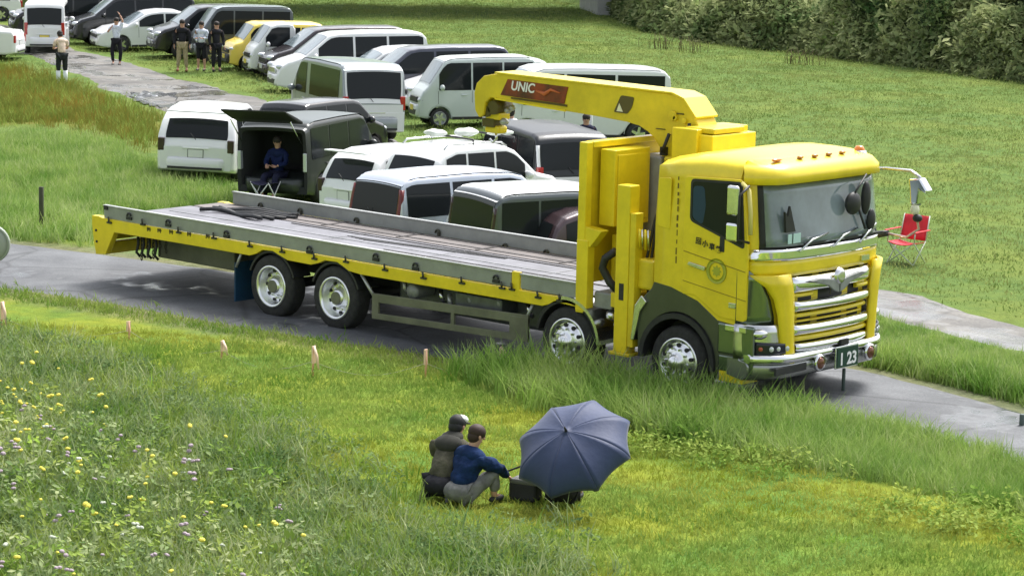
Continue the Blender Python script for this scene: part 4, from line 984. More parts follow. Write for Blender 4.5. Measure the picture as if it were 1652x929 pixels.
# ------------------------------------------------------------------ people
def skin(name, verts, edges, m, parent, sub=2):
    me = bpy.data.meshes.new(name); b = bmesh.new(); L = b.verts.layers.skin.verify(); vs = []
    for i, (p, r) in enumerate(verts):
        v = b.verts.new(p); v[L].radius = (r, r) if not isinstance(r, tuple) else r; v[L].use_root = (i == 0); vs.append(v)
    for a, c in edges: b.edges.new((vs[a], vs[c]))
    b.to_mesh(me); b.free(); me.materials.append(m)
    o = bpy.data.objects.new(name, me); COL.objects.link(o); o.parent = parent
    k = o.modifiers.new('skin', 'SKIN'); k.use_smooth_shade = True; k.branch_smoothing = .6
    s = o.modifiers.new('sub', 'SUBSURF'); s.levels = sub; s.render_levels = sub
    return o
FOLD = bpy.data.textures.new('folds', 'CLOUDS'); FOLD.noise_scale = .085; FOLD.noise_depth = 2
def folds(o, st):
    m = o.modifiers.new('folds', 'DISPLACE'); m.texture = FOLD; m.strength = st; m.mid_level = .5; m.texture_coords = 'LOCAL'
def V3(*a): return Vector(a)
def hand(name, wrist, d, side, parent, sc=1.0, curl=.5):
    """palm with four fingers and a thumb; d = direction of the forearm, side = direction of the thumb"""
    d = Vector(d).normalized(); s_ = (Vector(side)-d*Vector(side).dot(d)).normalized(); n = d.cross(s_)
    w_ = Vector(wrist); b = MB(); R3 = Matrix((d, s_, n)).transposed()
    b.ell(w_+d*.048*sc, .052*sc, .040*sc, .018*sc, 12, 8, R3)
    for k in range(4):
        o0 = w_+d*.082*sc+s_*(.030-.020*k)*sc; ln = (.068, .076, .070, .054)[k]*sc; a1, a2, a3 = curl*.5, curl*1.2, curl*1.8
        p1 = o0+(d*math.cos(a1)-n*math.sin(a1))*ln*.45; p2 = p1+(d*math.cos(a2)-n*math.sin(a2))*ln*.32; p3 = p2+(d*math.cos(a3)-n*math.sin(a3))*ln*.25
        b.tube([o0-d*.02*sc, o0, p1, p2, p3], [.009*sc, .0095*sc, .0085*sc, .0075*sc, .005*sc], 7)
    t0 = w_+d*.03*sc+s_*.034*sc
    b.tube([t0-s_*.015*sc, t0+s_*.012*sc+d*.012*sc, t0+s_*.03*sc+d*.035*sc-n*.006*sc, t0+s_*.034*sc+d*.058*sc-n*.014*sc], [.012*sc, .012*sc, .010*sc, .006*sc], 7)
    return b.build(name, SKIN, parent)
def person(label, px, py, phi, J, H=1.7, shirt=None, trousers=None, shoes=None, hair=(.02, .015, .012), group=None, sleeve='long', long=True, hat=None, loc=None, base=0.0, bulk=1.0):
    """J: dict of joints for a 1.7 m figure, x forward, y left, z up"""
    k = H/1.7; th = YAW-PI/2+math.radians(phi)
    P = loc if loc is not None else at_far(px, py)
    T = thing('person', label, 'person', (P.x, P.y, P.z+base), th, group)
    D = dict(pel=(0, 0, .92), spine=(0, 0, 1.12), chest=(0, 0, 1.32), neck=(0, 0, 1.45), head=(.02, 0, 1.60),
             shl=(0, .19, 1.40), ell=(-.02, .26, 1.13), wrl=(.06, .26, .88), shr=(0, -.19, 1.40), elr=(-.02, -.26, 1.13), wrr=(.06, -.26, .88),
             hipl=(0, .095, .88), knl=(.02, .11, .50), anl=(0, .12, .09), hipr=(0, -.095, .88), knr=(.02, -.11, .50), anr=(0, -.12, .09))
    D.update(J); D = {a: Vector(b)*k for a, b in D.items()}
    hd = D['head']; nk = D['neck']; up = (hd-nk).normalized(); fwd = Vector(J.get('face', (1, 0, 0))); fwd = (fwd-up*fwd.dot(up)).normalized()
    tol = (D['anl'], D['anr']); tf = J.get('toe', (1, 0, 0)); tf = Vector(tf)
    r = lambda x: x*k
    bv = [(D['pel'], r(.125)), (D['spine'], r(.11)), (D['chest'], r(.125)), (nk, r(.055)), (hd-up*r(.04), r(.075)), (hd+up*r(.05), r(.088)), (hd+up*r(.09), r(.06))]
    be = [(0, 1), (1, 2), (2, 3), (3, 4), (4, 5), (5, 6)]
    for s in 'lr':
        n = len(bv); bv += [(D['sh'+s], r(.055)), (D['el'+s], r(.040)), (D['wr'+s], r(.027))]; be += [(2, n), (n, n+1), (n+1, n+2)]
        n = len(bv); a = D['an'+s]; bv += [(D['hip'+s], r(.085)), (D['kn'+s], r(.055)), (a, r(.038)), (a+tf*r(.14)-V3(0, 0, r(.045)), r(.032))]
        be += [(0, n), (n, n+1), (n+1, n+2), (n+2, n+3)]
    if shirt:
        for q in (1, 2): bv[q] = (bv[q][0], bv[q][1]*.66)
        bv[7] = (bv[7][0], bv[7][1]*.7); bv[14] = (bv[14][0], bv[14][1]*.7)
    if trousers: bv[0] = (bv[0][0], bv[0][1]*.6); bv[10] = (bv[10][0], bv[10][1]*.7); bv[17] = (bv[17][0], bv[17][1]*.7)
    body = skin('body', bv, be, SKIN, T)
    # face: nose, eyes, mouth, ears
    sd_ = up.cross(fwd); fc = MB(); f0 = hd+fwd*r(.078)
    fc.ell(f0+fwd*r(.012)-up*r(.0), r(.016), r(.012), r(.022), 8, 6); fc.ell(hd+sd_*r(.082)-up*r(.0), r(.02), r(.012), r(.03), 8, 6); fc.ell(hd-sd_*r(.082), r(.02), r(.012), r(.03), 8, 6)
    fc.build('face_features', SKIN, T)
    ey = MB(); ey.ell(f0+sd_*r(.03)+up*r(.022), r(.008), r(.013), r(.008), 8, 6); ey.ell(f0-sd_*r(.03)+up*r(.022), r(.008), r(.013), r(.008), 8, 6)
    ey.build('eyes', INK, T)
    MB().ell(f0-up*r(.045)-fwd*r(.004), r(.008), r(.022), r(.006), 8, 6).build('mouth', mat('lips', (.35, .12, .09), .6), T)
    hm = mat('hair_%02d' % int(hair[0]*1000), hair, .7)
    R3 = Matrix((fwd, sd_, up)).transposed()
    hb = MB().ell(hd+up*r(.045)-fwd*r(.018), r(.105), r(.096), r(.092), 16, 12, R3); hb.ell(hd-fwd*r(.035)-up*r(.01), r(.075), r(.088), r(.085), 14, 10, R3)
    hb.build('hair', hm, T)
    if hat: MB().ell(hd+up*r(.08), r(.112), r(.104), r(.075), 16, 10, R3).build('cap', hat, T)
    if shirt:
        B_ = bulk; sv = [(D['pel'], r(.150*B_)), (D['spine'], r(.140*B_)), (D['chest'], r(.150*B_)), (nk-up*r(.02), r(.075))]; se = [(0, 1), (1, 2), (2, 3)]
        for s in 'lr':
            n = len(sv); e_ = D['el'+s] if sleeve == 'long' else D['sh'+s].lerp(D['el'+s], .75)
            sv += [(D['sh'+s], r(.078*B_)), (e_, r(.060*B_))]; se += [(2, n), (n, n+1)]
            if sleeve == 'long': sv.append((D['el'+s].lerp(D['wr'+s], .92), r(.045))); se.append((n+1, n+2))
        o_ = skin('shirt', sv, se, shirt, T, 3 if bulk > 1 else 2); folds(o_, .055 if bulk > 1 else .03)
        ch = D['chest']; sp_ = (nk-ch).normalized(); lat = (D['shl']-D['shr']).normalized(); fw_ = lat.cross(sp_).normalized()
        MB().ell(ch.lerp(nk, .38), r(.105*B_), r(.205*(1+.5*(B_-1))), r(.115), 16, 10, Matrix((fw_, lat, sp_)).transposed()).build('collar', shirt, T)
        folds(T.children[-1], .03) if False else None
    if trousers:
        tv = [(D['pel']+V3(0, 0, r(.02)), r(.138))]; te = []
        for s in 'lr':
            n = len(tv); e_ = D['kn'+s].lerp(D['an'+s], .88 if long else .25)
            tv += [(D['hip'+s], r(.108)), (D['kn'+s], r(.078)), (e_, r(.058))]; te += [(0, n), (n, n+1), (n+1, n+2)]
        o_ = skin('trousers', tv, te, trousers, T, 3 if bulk > 1 else 2); folds(o_, .025 if bulk > 1 else .02)
        MB().ell(D['pel']-V3(0, 0, r(.01)), r(.145*bulk), r(.165*bulk), r(.13), 16, 10).build('trouser_seat', trousers, T)
    for s in 'lr':
        a = D['an'+s]; R4 = Matrix.Rotation(math.atan2(tf.y, tf.x), 3, 'Z')
        MB().ell(a+tf*r(.06)-V3(0, 0, r(.045)), r(.13), r(.05), r(.045), 12, 8, R4).build('shoe', shoes or BLK, T)
        d = D['wr'+s]-D['el'+s]; hand('hand', D['wr'+s], d, (1, 0, .3) if abs(d.normalized().x) < .8 else (0, 1 if s == 'r' else -1, .2), T, k, .5)
    return T
cl = lambda n, c: mat(n, c, .85, 0, .18, 14, 0, .5, .2, bscale=16)
TP = person('person in a cream top and white boots standing at the left path edge', 100, 136, 115, dict(spine=(.02, 0, 1.12), chest=(.07, 0, 1.31), neck=(.12, 0, 1.42), head=(.20, 0, 1.54), shl=(.07, .18, 1.37), ell=(.14, .23, 1.12), wrl=(.34, .14, 1.10), shr=(.07, -.18, 1.37), elr=(.14, -.23, 1.12), wrr=(.34, -.14, 1.10), face=(1, 0, -.8)),
       1.68, cl('cream_cloth', (.72, .58, .46)), cl('charcoal_cloth', (.025, .03, .03)), mat('white_boots', (.8, .85, .85), .6), sleeve='short', long=False)
for s_ in (.115, -.115): MB().tube([(.012, s_, .42), (.005, s_, .25), (0, s_, .06)], [.075, .068, .058], 12).build('boot', MATS['white_boots'], TP)
person('person in a white shirt and black wide skirt raising an arm on the path', 188, 106, 265, dict(ell=(.05, .24, 1.62), wrl=(.05, .14, 1.82), elr=(.1, -.30, 1.20), wrr=(.2, -.16, 1.35), knl=(0, .16, .5), knr=(0, -.16, .5)),
       1.62, cl('bluish_white_cloth', (.70, .75, .88)), cl('black_cloth', (.02, .02, .025)), BLK, sleeve='short')
person('person in a black top and khaki trousers standing left of the trio', 294, 116, 270, dict(anl=(0, .15, .09), anr=(0, -.15, .09)), 1.72, MATS['black_cloth'], cl('khaki_cloth', (.36, .30, .18)), cl('brown_shoes', (.22, .08, .05)))
person('person in a white shirt and dark shorts standing in the middle of the trio', 325, 115, 255, dict(wrl=(.2, .12, 1.15), wrr=(.2, -.12, 1.15)), 1.65, MATS['bluish_white_cloth'], MATS['black_cloth'], BLK, long=False)
person('person in black clothes standing right of the trio by the yellow car', 349, 116, 300, {}, 1.66, MATS['black_cloth'], MATS['black_cloth'], BLK)
person('person in white overalls standing below the crane hook', 822, 292, 90, dict(ell=(.15, .26, 1.15), wrl=(.35, .2, 1.2)), 1.68, cl('white_cloth', (.78, .80, .84)), MATS['white_cloth'], BLK)
person('person in dark top and white trousers leaning right under the boom', 872, 300, 20, dict(spine=(.1, 0, 1.10), chest=(.25, 0, 1.24), neck=(.36, 0, 1.30), head=(.46, 0, 1.40), shl=(.26, .18, 1.27), shr=(.26, -.18, 1.27), ell=(.35, .24, 1.0), elr=(.35, -.24, 1.0), wrl=(.45, .2, .85), wrr=(.45, -.2, .85)), 1.5, cl('navy_cloth', (.02, .022, .05)), MATS['white_cloth'], BLK)
person('person in a navy and white jacket by the white pole above the headboard', 943, 300, 270, {}, 1.62, MATS['navy_cloth'], MATS['black_cloth'], BLK)
cp = at(836, 236); 
# person in the open van and the folding seat
def ov(x, y, z): return OPENV.matrix_basis @ Vector((x, y, z))
person('person in a blue top sitting in the back of the open black van', 0, 0, 68+180, dict(pel=(0, 0, .16), spine=(0, 0, .36), chest=(.03, 0, .56), neck=(.04, 0, .70), head=(.07, 0, .84), shl=(.03, .19, .64), shr=(.03, -.19, .64), ell=(.12, .24, .40), elr=(.12, -.24, .40), wrl=(.32, .12, .36), wrr=(.32, -.12, .36), hipl=(.04, .1, .12), hipr=(.04, -.1, .12), knl=(.42, .14, .14), knr=(.42, -.14, .14), anl=(.5, .14, -.28), anr=(.5, -.14, -.28)),
       1.68, cl('shaded_blue_cloth', (.010, .018, .075)), MATS['navy_cloth'], BLK, loc=ov(.32, .02, .50))  # blue darkened to carry the shade inside the van
def seat(name, label, cat, P, th, cloth, frame, w_=.5, back=True, sc=1.0):
    T = thing(name, label, cat, P, th); h = .42*sc; a = w_/2
    fr = [((-.22, -a, 0), (.24, -a, h)), ((.24, -a, 0), (-.20, -a, h)), ((-.22, a, 0), (.24, a, h)), ((.24, a, 0), (-.20, a, h)), ((.24, -a, 0), (.24, a, h)), ((.24, a, 0), (.24, -a, h))]
    for p, q_ in fr: MB().tube([p, q_], .012, 8).build('leg', frame, T)
    s = MB(); s.grid([[(x, y, h-.05*(1-(2*y/w_)**2)-.03*(.24-x)) for y in np.linspace(-a, a, 9)] for x in np.linspace(-.22, .26, 7)]); s.build('seat', cloth, T, solid=.012)
    if back:
        bk = MB(); bk.grid([[(-.22-.12*t-.03*(1-(2*y/w_)**2), y*(1-.05*t), h+t*.46) for y in np.linspace(-a, a, 9)] for t in np.linspace(0, 1, 6)]); bk.build('backrest', cloth, T, solid=.012)
        for s_ in (-1, 1):
            MB().tube([(-.20, s_*a, h-.02), (-.34, s_*a*.96, h+.47)], .013, 8).build('back_post', frame, T)
            MB().tube([(.24, s_*a, h), (.26, s_*(a+.03), h+.20)], .012, 8).build('arm_post', frame, T)
            MB().box(-.28, .30, s_*(a+.03)-.03, s_*(a+.03)+.03, h+.20, h+.215).build('armrest', cloth, T, bevel=.006)
    return T
seat('camping_chair', 'red folding camping chair standing on the grass beyond the truck mirror', 'chair', at(1462, 424), YAW-PI/2+math.radians(232), mat('red_canvas', (.62, .02, .035), .7, 0, .12, 6), mat('pale_tube', (.55, .6, .5), .4, .3), .56)
seat('folding_stool', 'white framed folding stool behind the bumper of the open black van', 'stool', ov(-.35, -.02, 0), YAW-PI/2+math.radians(240), mat('stool_navy', (.03, .03, .07), .8), WHT, .46, False, 1.35)

# two people sitting on the grass and the umbrella
SA = at(712, 806); SB = at(744, 813)
jk = mat('olive_jacket', (.085, .08, .058), .9, 0, .3, 9, 0, .9, .2, bscale=13); 
TA = person('person in an olive hooded jacket and white cap squatting on the lawn', 0, 0, 62, dict(pel=(-.02, 0, .19), spine=(.07, 0, .37), chest=(.19, 0, .53), neck=(.27, 0, .63), head=(.34, 0, .765), shl=(.20, .19, .57), shr=(.20, -.19, .57), ell=(.33, .24, .44), elr=(.33, -.22, .42), wrl=(.50, .14, .40), wrr=(.48, -.12, .40), hipl=(.02, .11, .17), hipr=(.02, -.11, .17), knl=(.36, .18, .40), knr=(.36, -.18, .40), anl=(.34, .16, .09), anr=(.34, -.16, .09), face=(1, -.15, 0)),
    1.50, jk, MATS['black_cloth'], BLK, loc=SA, bulk=1.28, hair=(.014, .014, .014))
def onp(T, nm, b, m, **kw): return b.build(nm, m, T, **kw)
onp(TA, 'cap', MB().ell((.345, -.02, .745), .070, .066, .045, 16, 10, Matrix.Rotation(.35, 3, 'Y')), mat('cap_white', (.82, .83, .80), .7))
onp(TA, 'cap_brim', MB().ell((.40, -.03, .70), .06, .06, .012, 14, 6, Matrix.Rotation(.3, 3, 'Y')), INK)
onp(TA, 'hood', MB().ell((.12, .0, .545), .10, .15, .06, 16, 10, Matrix.Rotation(-.75, 3, 'Y')).ell((.19, 0, .59), .10, .12, .05, 14, 8, Matrix.Rotation(-.4, 3, 'Y')), mat('hood_dark', (.028, .028, .022), .9, 0, .2, 8))
TB = person('person in a blue sweater and grey trousers squatting beside the jacket wearer', 0, 0, 50, dict(pel=(-.03, 0, .17), spine=(.04, 0, .33), chest=(.12, 0, .50), neck=(.18, 0, .61), head=(.23, -.02, .755), shl=(.14, .18, .54), shr=(.12, -.18, .53), ell=(.34, .20, .44), elr=(.34, -.26, .40), wrl=(.52, .06, .35), wrr=(.58, -.20, .26), hipl=(.02, .10, .15), hipr=(.02, -.11, .15), knl=(.34, .15, .36), knr=(.33, -.22, .36), anl=(.33, .14, .09), anr=(.30, -.22, .09), face=(1, -.5, -.1)),
    1.46, mat('blue_sweater', (.008, .024, .078), .9, 0, .25, 10, 0, .8, .2, bscale=14), mat('grey_trousers', (.17, .17, .165), .9, 0, .3, 8, 0, .8, .2, bscale=14), BLK, loc=SB, hair=(.035, .017, .012), bulk=1.2)
# camera bag on the grass
P = at(846, 806); BG = thing('shoulder_bag', 'dark grey camera bag standing on the lawn between the squatting pair and the umbrella', 'bag', P, YAW-PI/2+math.radians(-25))
MB().box(-.14, .16, -.09, .09, .0, .20).build('bag_body', mat('bag_dark', (.035, .035, .04), .8, 0, .2, 6), BG, bevel=.04, seg=3)
MB().box(-.12, .17, -.092, .085, .17, .225).build('bag_flap', mat('bag_grey', (.15, .15, .15), .8), BG, bevel=.02)
MB().tube([(-.14, 0, .15), (-.2, .02, .26), (-.05, .02, .33), (.1, 0, .24)], .012, 8).build('strap', BLK, BG)
# open umbrella tilted toward the embankment
UC = CP+ray(927, 726)*((at(905, 812)-CP).dot(d_)-.38)
ax_ = (-d_*math.cos(math.radians(47))+(-R_*.40+U_*.92).normalized()*math.sin(math.radians(47))).normalized()
UM = thing('umbrella', 'large open navy blue umbrella resting tilted on the lawn', 'umbrella', UC)
UM.rotation_euler = ax_.to_track_quat('Z', 'Y').to_euler()
RU = .60; HU = .30
CAN = MB()
for j in range(8):
    rows = []
    for i in range(13):
        t = i/12; rr_ = RU*math.sin(t*PI/2*.93)/math.sin(PI/2*.93); z_ = HU*(math.cos(t*PI/2*.98)-.03); row = []
        for k in range(9):
            f = k/8; a0, a1 = 2*PI*j/8, 2*PI*(j+1)/8; sag = math.sin(PI*f)
            x_ = rr_*(math.cos(a0)*(1-f)+math.cos(a1)*f); y_ = rr_*(math.sin(a0)*(1-f)+math.sin(a1)*f); q_ = 1-.05*sag*t*t
            row.append((x_*q_, y_*q_, z_-.010*sag*math.sin(PI*t)+.012*sag*t*t))
        rows.append(row)
    CAN.grid(rows)
um = CAN.build('canopy', mat('umbrella_navy', (.026, .042, .105), .6, 0, .08, 5, 0, .12, .35, sheen=.15), UM, solid=.003, fixn=False)
for j in range(8):
    a = 2*PI*j/8; rib = [(RU*math.sin(t*PI/2*.93)/math.sin(PI/2*.93)*math.cos(a)*.995, RU*math.sin(t*PI/2*.93)/math.sin(PI/2*.93)*math.sin(a)*.995, HU*(math.cos(t*PI/2*.98)-.03)-.006) for t in np.linspace(0, 1, 7)]
    MB().tube(rib, .005, 5).build('rib', GREY, UM)
    MB().tube([(0, 0, -.16), (rib[3][0], rib[3][1], rib[3][2])], .004, 5).build('strut', GREY, UM)
MB().tube([(0, 0, HU+.05), (0, 0, -.52)], .008, 8).build('shaft', BLK, UM)
MB().tube([(0, 0, HU-.01), (0, 0, HU+.055)], [.016, .007], 8).build('tip', BLK, UM)
MB().tube([(0, 0, -.46), (0, 0, -.58), (.03, 0, -.62), (.07, 0, -.60), (.075, 0, -.56)], .014, 8).build('handle', BLK, UM)
PU = at(908, 815)
person('person in black crouching hidden beneath the navy umbrella', 0, 0, 85, dict(pel=(-.02, 0, .19), spine=(.03, 0, .36), chest=(.09, 0, .52), neck=(.14, 0, .63), head=(.19, 0, .75), shl=(.1, .18, .56), shr=(.1, -.18, .56), ell=(.24, .22, .40), elr=(.24, -.22, .40), wrl=(.36, .06, .42), wrr=(.36, -.06, .42), hipl=(.02, .11, .17), hipr=(.02, -.11, .17), knl=(.34, .17, .38), knr=(.34, -.17, .38), anl=(.30, .16, .09), anr=(.30, -.16, .09)),
    1.5, MATS['black_cloth'], MATS['black_cloth'], BLK, loc=PU, bulk=1.15)

# ------------------------------------------------------------------ small things on the ground
ROPE = mat('ribbon_pink', (.78, .42, .30), .8); pts = []
for i, (px, py, lean, h, lab) in enumerate(((2, 538, .15, .42, 'pink tape on the stake at the left edge of the lawn'), (208, 548, -.05, .24, 'short pale tape on the second stake from the left'), (357, 580, .1, .24, 'forked pale tape in front of the rear wheels'),
      (504, 608, .08, .38, 'tall forked tape below the second rear wheel'), (686, 608, 0, .34, 'straight pink tape stake above the squatting pair'), (806, 582, .12, .18, 'low bent tape by the side guard'), (905, 572, -.1, .15, 'small tape by the front axle wheel nearest the side guard'))):
    P = at(px, py); T = thing('tape_stake', lab, 'stake', P, random.uniform(0, .5), 'stakes with pink tape along the road verge')
    MB().tube([(0, 0, -.03), (.01, 0, h*.5), (lean*.2, 0, h)], .013, 7).build('stake', ROPE, T)
    MB().box(lean*.2-.006, lean*.2+.012, -.03, .03, h*.45, h).build('tape', mat('tape_pale', (.85, .60, .45), .7), T)
    if i in (2, 3, 5, 0): MB().tube([(lean*.2, 0, h), (lean*.2+.07, -.02, h*.7), (lean*.2+.10, -.02, h*.30)], [.018, .02, .012], 6).build('tape', MATS['tape_pale'], T)
    pts.append(P+Vector((0, 0, h*.5)))
rp = MB()
for a, c in zip(pts, pts[1:]):
    rp.tube([a.lerp(c, t)-Vector((0, 0, .16*math.sin(PI*t))) for t in np.linspace(0, 1, 9)], .003, 5)
tag(rp.build('rope', mat('rope_pale', (.35, .36, .25), .8)), 'thin pale rope strung low between the taped stakes', 'rope')
def post(px, py, h, r_, m, lab):
    P = at(px, py) if py > 350 else at_far(px, py); b = MB().tube([(0, 0, -.2), (0, 0, h-.01), (0, 0, h)], [r_, r_, r_*.8], 10); o = b.build('post', m); o.location = P; tag(o, lab, 'post'); return o
post(67, 372, .72, .04, mat('weathered_wood', (.06, .065, .04), .9, 0, .3, 9), 'dark wooden post in the tall grass left of the truck tail')
post(1360, 634, .30, .022, mat('post_steel', (.08, .11, .10), .6), 'thin dark post on the road below the number plate')
post(1648, 690, .16, .03, MATS['post_steel'], 'short dark post at the right edge of the road')
post(951, 297, 1.72, .03, mat('pole_white', (.85, .86, .87), .5), 'white pole rising just behind the headboard corner')
# round mirror at the left edge
P = at(-14, 460); MR = thing('road_mirror', 'round grey mirror partly inside the left edge above the road', 'mirror', P, YAW+PI)
MB().tube([(0, 0, -.1), (0, 0, .35)], .035, 10).build('pole', GREY, MR)
MB().lathe([(0, .05), (.12, .045), (.24, .02), (.255, 0)], (0.02, 0, .60), 0, 32).build('mirror_disc', mat('mirror_grey', (.36, .39, .35), .5, .1), MR)
MB().lathe([(.245, .03), (.27, .03), (.28, -.02), (.24, -.03), (0, -.03)], (0.02, 0, .60), 0, 32).build('rim', mat('rim_green_grey', (.30, .34, .28), .5), MR)
# bridge pier
PC = at_far(1000, 26); th = YAW-PI/2+math.radians(8)
PRR = thing('bridge_pier', 'pale concrete bridge pier at the top of the photo beside the undergrowth', 'pier', PC, th)
MB().box(-1.15, .75, -.2, 5, -.6, 5).build('pier_column', mat('concrete', (.42, .42, .40), .85, 0, .12, 1.2, 0, .3), PRR, bevel=.06)
MB().box(.76, 1.15, .05, 4.8, -.6, 5).build('pier_wing', MATS['concrete'], PRR, bevel=.05)
MB().box(-30, 60, -3, 8, 5.4, 6.8).build('bridge_beam', MATS['concrete'], PRR)

# ------------------------------------------------------------------ vegetation
def leafmat(n, a, b_, c_=None, rough=.75, noise=.9, yel=None):
    m = bpy.data.materials.new(n); m.use_nodes = True; t = m.node_tree; p = t.nodes['Principled BSDF']; N = t.nodes.new; Lk = t.links.new
    p.inputs['Roughness'].default_value = .9; p.inputs['Specular IOR Level'].default_value = .06
    oi = N('ShaderNodeObjectInfo'); r = N('ShaderNodeValToRGB'); r.color_ramp.elements[0].color = (*a, 1); r.color_ramp.elements[1].color = (*b_, 1)
    if c_: e = r.color_ramp.elements.new(.9); e.color = (*c_, 1); r.color_ramp.elements[1].position = .85
    g = N('ShaderNodeNewGeometry'); no = N('ShaderNodeTexNoise'); no.inputs['Scale'].default_value = noise; no.inputs['Detail'].default_value = 3
    Lk(g.outputs['Position'], no.inputs['Vector'])
    ma = N('ShaderNodeMath'); ma.operation = 'MULTIPLY_ADD'; ma.inputs[1].default_value = .55; Lk(oi.outputs['Random'], ma.inputs[0])
    mb_ = N('ShaderNodeMath'); mb_.operation = 'MULTIPLY_ADD'; mb_.inputs[1].default_value = 1.8; mb_.inputs[2].default_value = -.68; Lk(no.outputs[0], mb_.inputs[0]); Lk(mb_.outputs[0], ma.inputs[2])
    Lk(ma.outputs[0], r.inputs[0]); Lk(r.outputs[0], p.inputs['Base Color'])
    # leaves let some light through
    tr = N('ShaderNodeBsdfTranslucent'); mx = N('ShaderNodeMixShader'); mx.inputs[0].default_value = .3; Lk(r.outputs[0], tr.inputs[0])
    Lk(p.outputs[0], mx.inputs[1]); Lk(tr.outputs[0], mx.inputs[2]); Lk(mx.outputs[0], t.nodes['Material Output'].inputs[0])
    return m
def tuft(n, hmin, hmax, wd, spread, bend, seed, m):
    rr = random.Random(seed); b = MB()
    for _ in range(n):
        a = rr.uniform(0, 2*PI); h = rr.uniform(hmin, hmax); x, y = rr.gauss(0, spread), rr.gauss(0, spread); bd = rr.uniform(.2, 1)*bend*h; w_ = wd*rr.uniform(.7, 1.3)
        c, s = math.cos(a), math.sin(a); q = rr.uniform(0, 2*PI); wx, wy = math.cos(q)*w_/2, math.sin(q)*w_/2
        vs = []
        for t, k in ((0, 1), (.55, .8), (1, .06)):
            ox = x+c*bd*t*t; oy = y+s*bd*t*t; z = h*t*(1-.12*t*bend)-.02; vs += [(ox-wx*k, oy-wy*k, z), (ox+wx*k, oy+wy*k, z)]
        b.add(vs, [(0, 1, 3, 2), (2, 3, 5, 4)])
    me = bpy.data.meshes.new('tuft'); me.from_pydata(b.v, [], b.f); me.materials.append(m); return bpy.data.objects.new('tuft', me)
def leafy(n, R, Hh, ls, seed, m, stem=True, flower=None, fm=None):
    rr = random.Random(seed); b = MB(); fl = MB()
    for _ in range(n):
        a = rr.uniform(0, 2*PI); rad = R*math.sqrt(rr.random()); z = Hh*rr.uniform(.15, 1)*(1-.4*(rad/R)**2); c = Vector((rad*math.cos(a), rad*math.sin(a), z))
        nrm = Vector((rr.gauss(0, .6), rr.gauss(0, .6), 1)).normalized(); u = nrm.orthogonal().normalized(); u = Matrix.Rotation(rr.uniform(0, 6.3), 3, nrm) @ u; v = nrm.cross(u); l = ls*rr.uniform(.6, 1.3); w_ = l*rr.uniform(.35, .55)
        b.add([c-u*l*.5, c+v*w_*.5-nrm*l*.05, c+u*l*.5-nrm*l*.18, c-v*w_*.5-nrm*l*.05], [(0, 1, 2, 3)])
    if flower:
        for _ in range(flower[0]):
            c = Vector((rr.gauss(0, R*.4), rr.gauss(0, R*.4), Hh*rr.uniform(.95, 1.2))); fl.ell(c, flower[1], flower[1], flower[1]*.6, 6, 4)
    me = bpy.data.meshes.new('leaf_clump'); b.add(fl.v, fl.f); me.from_pydata(b.v, [], b.f); me.materials.append(m)
    if fm: me.materials.append(fm); k = len(b.f)-len(fl.f); me.polygons.foreach_set('material_index', [0]*k+[1]*len(fl.f))
    return bpy.data.objects.new('leaf_clump', me)
def scatter(name, P, protos, smin, smax, seed, label=None, tilt=.15, scale=None):
    P = np.asarray(P, float); n = len(P); r = np.random.default_rng(seed)
    c = bpy.data.collections.new(name+'_kinds')
    for o in protos: c.objects.link(o)
    me = bpy.data.meshes.new(name); me.vertices.add(n); me.vertices.foreach_set('co', P.ravel().astype(np.float32))
    rot = np.stack([r.normal(0, tilt, n), r.normal(0, tilt, n), r.uniform(0, 6.28, n)], 1)
    a = me.attributes.new('rot', 'FLOAT_VECTOR', 'POINT'); a.data.foreach_set('vector', rot.ravel().astype(np.float32))
    sc = r.uniform(smin, smax, n) if scale is None else scale*r.uniform(smin, smax, n)
    a = me.attributes.new('sc', 'FLOAT', 'POINT'); a.data.foreach_set('value', sc.astype(np.float32))
    a = me.attributes.new('pick', 'INT', 'POINT'); a.data.foreach_set('value', r.integers(0, len(protos), n).astype(np.int32))
    o = bpy.data.objects.new(name, me); COL.objects.link(o); tag(o, label, kind='stuff')
    g = bpy.data.node_groups.new(name+'_nodes', 'GeometryNodeTree'); g.interface.new_socket('Geometry', in_out='INPUT', socket_type='NodeSocketGeometry'); g.interface.new_socket('Geometry', in_out='OUTPUT', socket_type='NodeSocketGeometry')
    N = g.nodes.new; Lk = g.links.new
    gi, go = N('NodeGroupInput'), N('NodeGroupOutput'); ip = N('GeometryNodeInstanceOnPoints'); ci = N('GeometryNodeCollectionInfo'); ci.inputs[0].default_value = c; ci.inputs['Separate Children'].default_value = True; ci.inputs['Reset Children'].default_value = True
    def at_(nm, ty):
        q = N('GeometryNodeInputNamedAttribute'); q.data_type = ty; q.inputs[0].default_value = nm; return q.outputs[0]
    Lk(gi.outputs[0], ip.inputs['Points']); Lk(ci.outputs[0], ip.inputs['Instance']); ip.inputs['Pick Instance'].default_value = True
    Lk(at_('pick', 'INT'), ip.inputs['Instance Index']); Lk(at_('rot', 'FLOAT_VECTOR'), ip.inputs['Rotation']); Lk(at_('sc', 'FLOAT'), ip.inputs['Scale']); Lk(ip.outputs[0], go.inputs[0])
    md = o.modifiers.new('scatter', 'NODES'); md.node_group = g
    return o
def sample(poly, n, seed, soft=.0):
    r = np.random.default_rng(seed); A = np.array(poly); lo, hi = A.min(0), A.max(0); out = []
    tot = 0
    while tot < n:
        Q = r.uniform(lo, hi, (n*2, 2)); Q = Q[inpoly(Q+(r.normal(0, soft, Q.shape) if soft else 0), poly)]; out.append(Q); tot += len(Q)
    Q = np.concatenate(out)[:n]; return np.column_stack([Q, gz(Q[:, 0], Q[:, 1])])
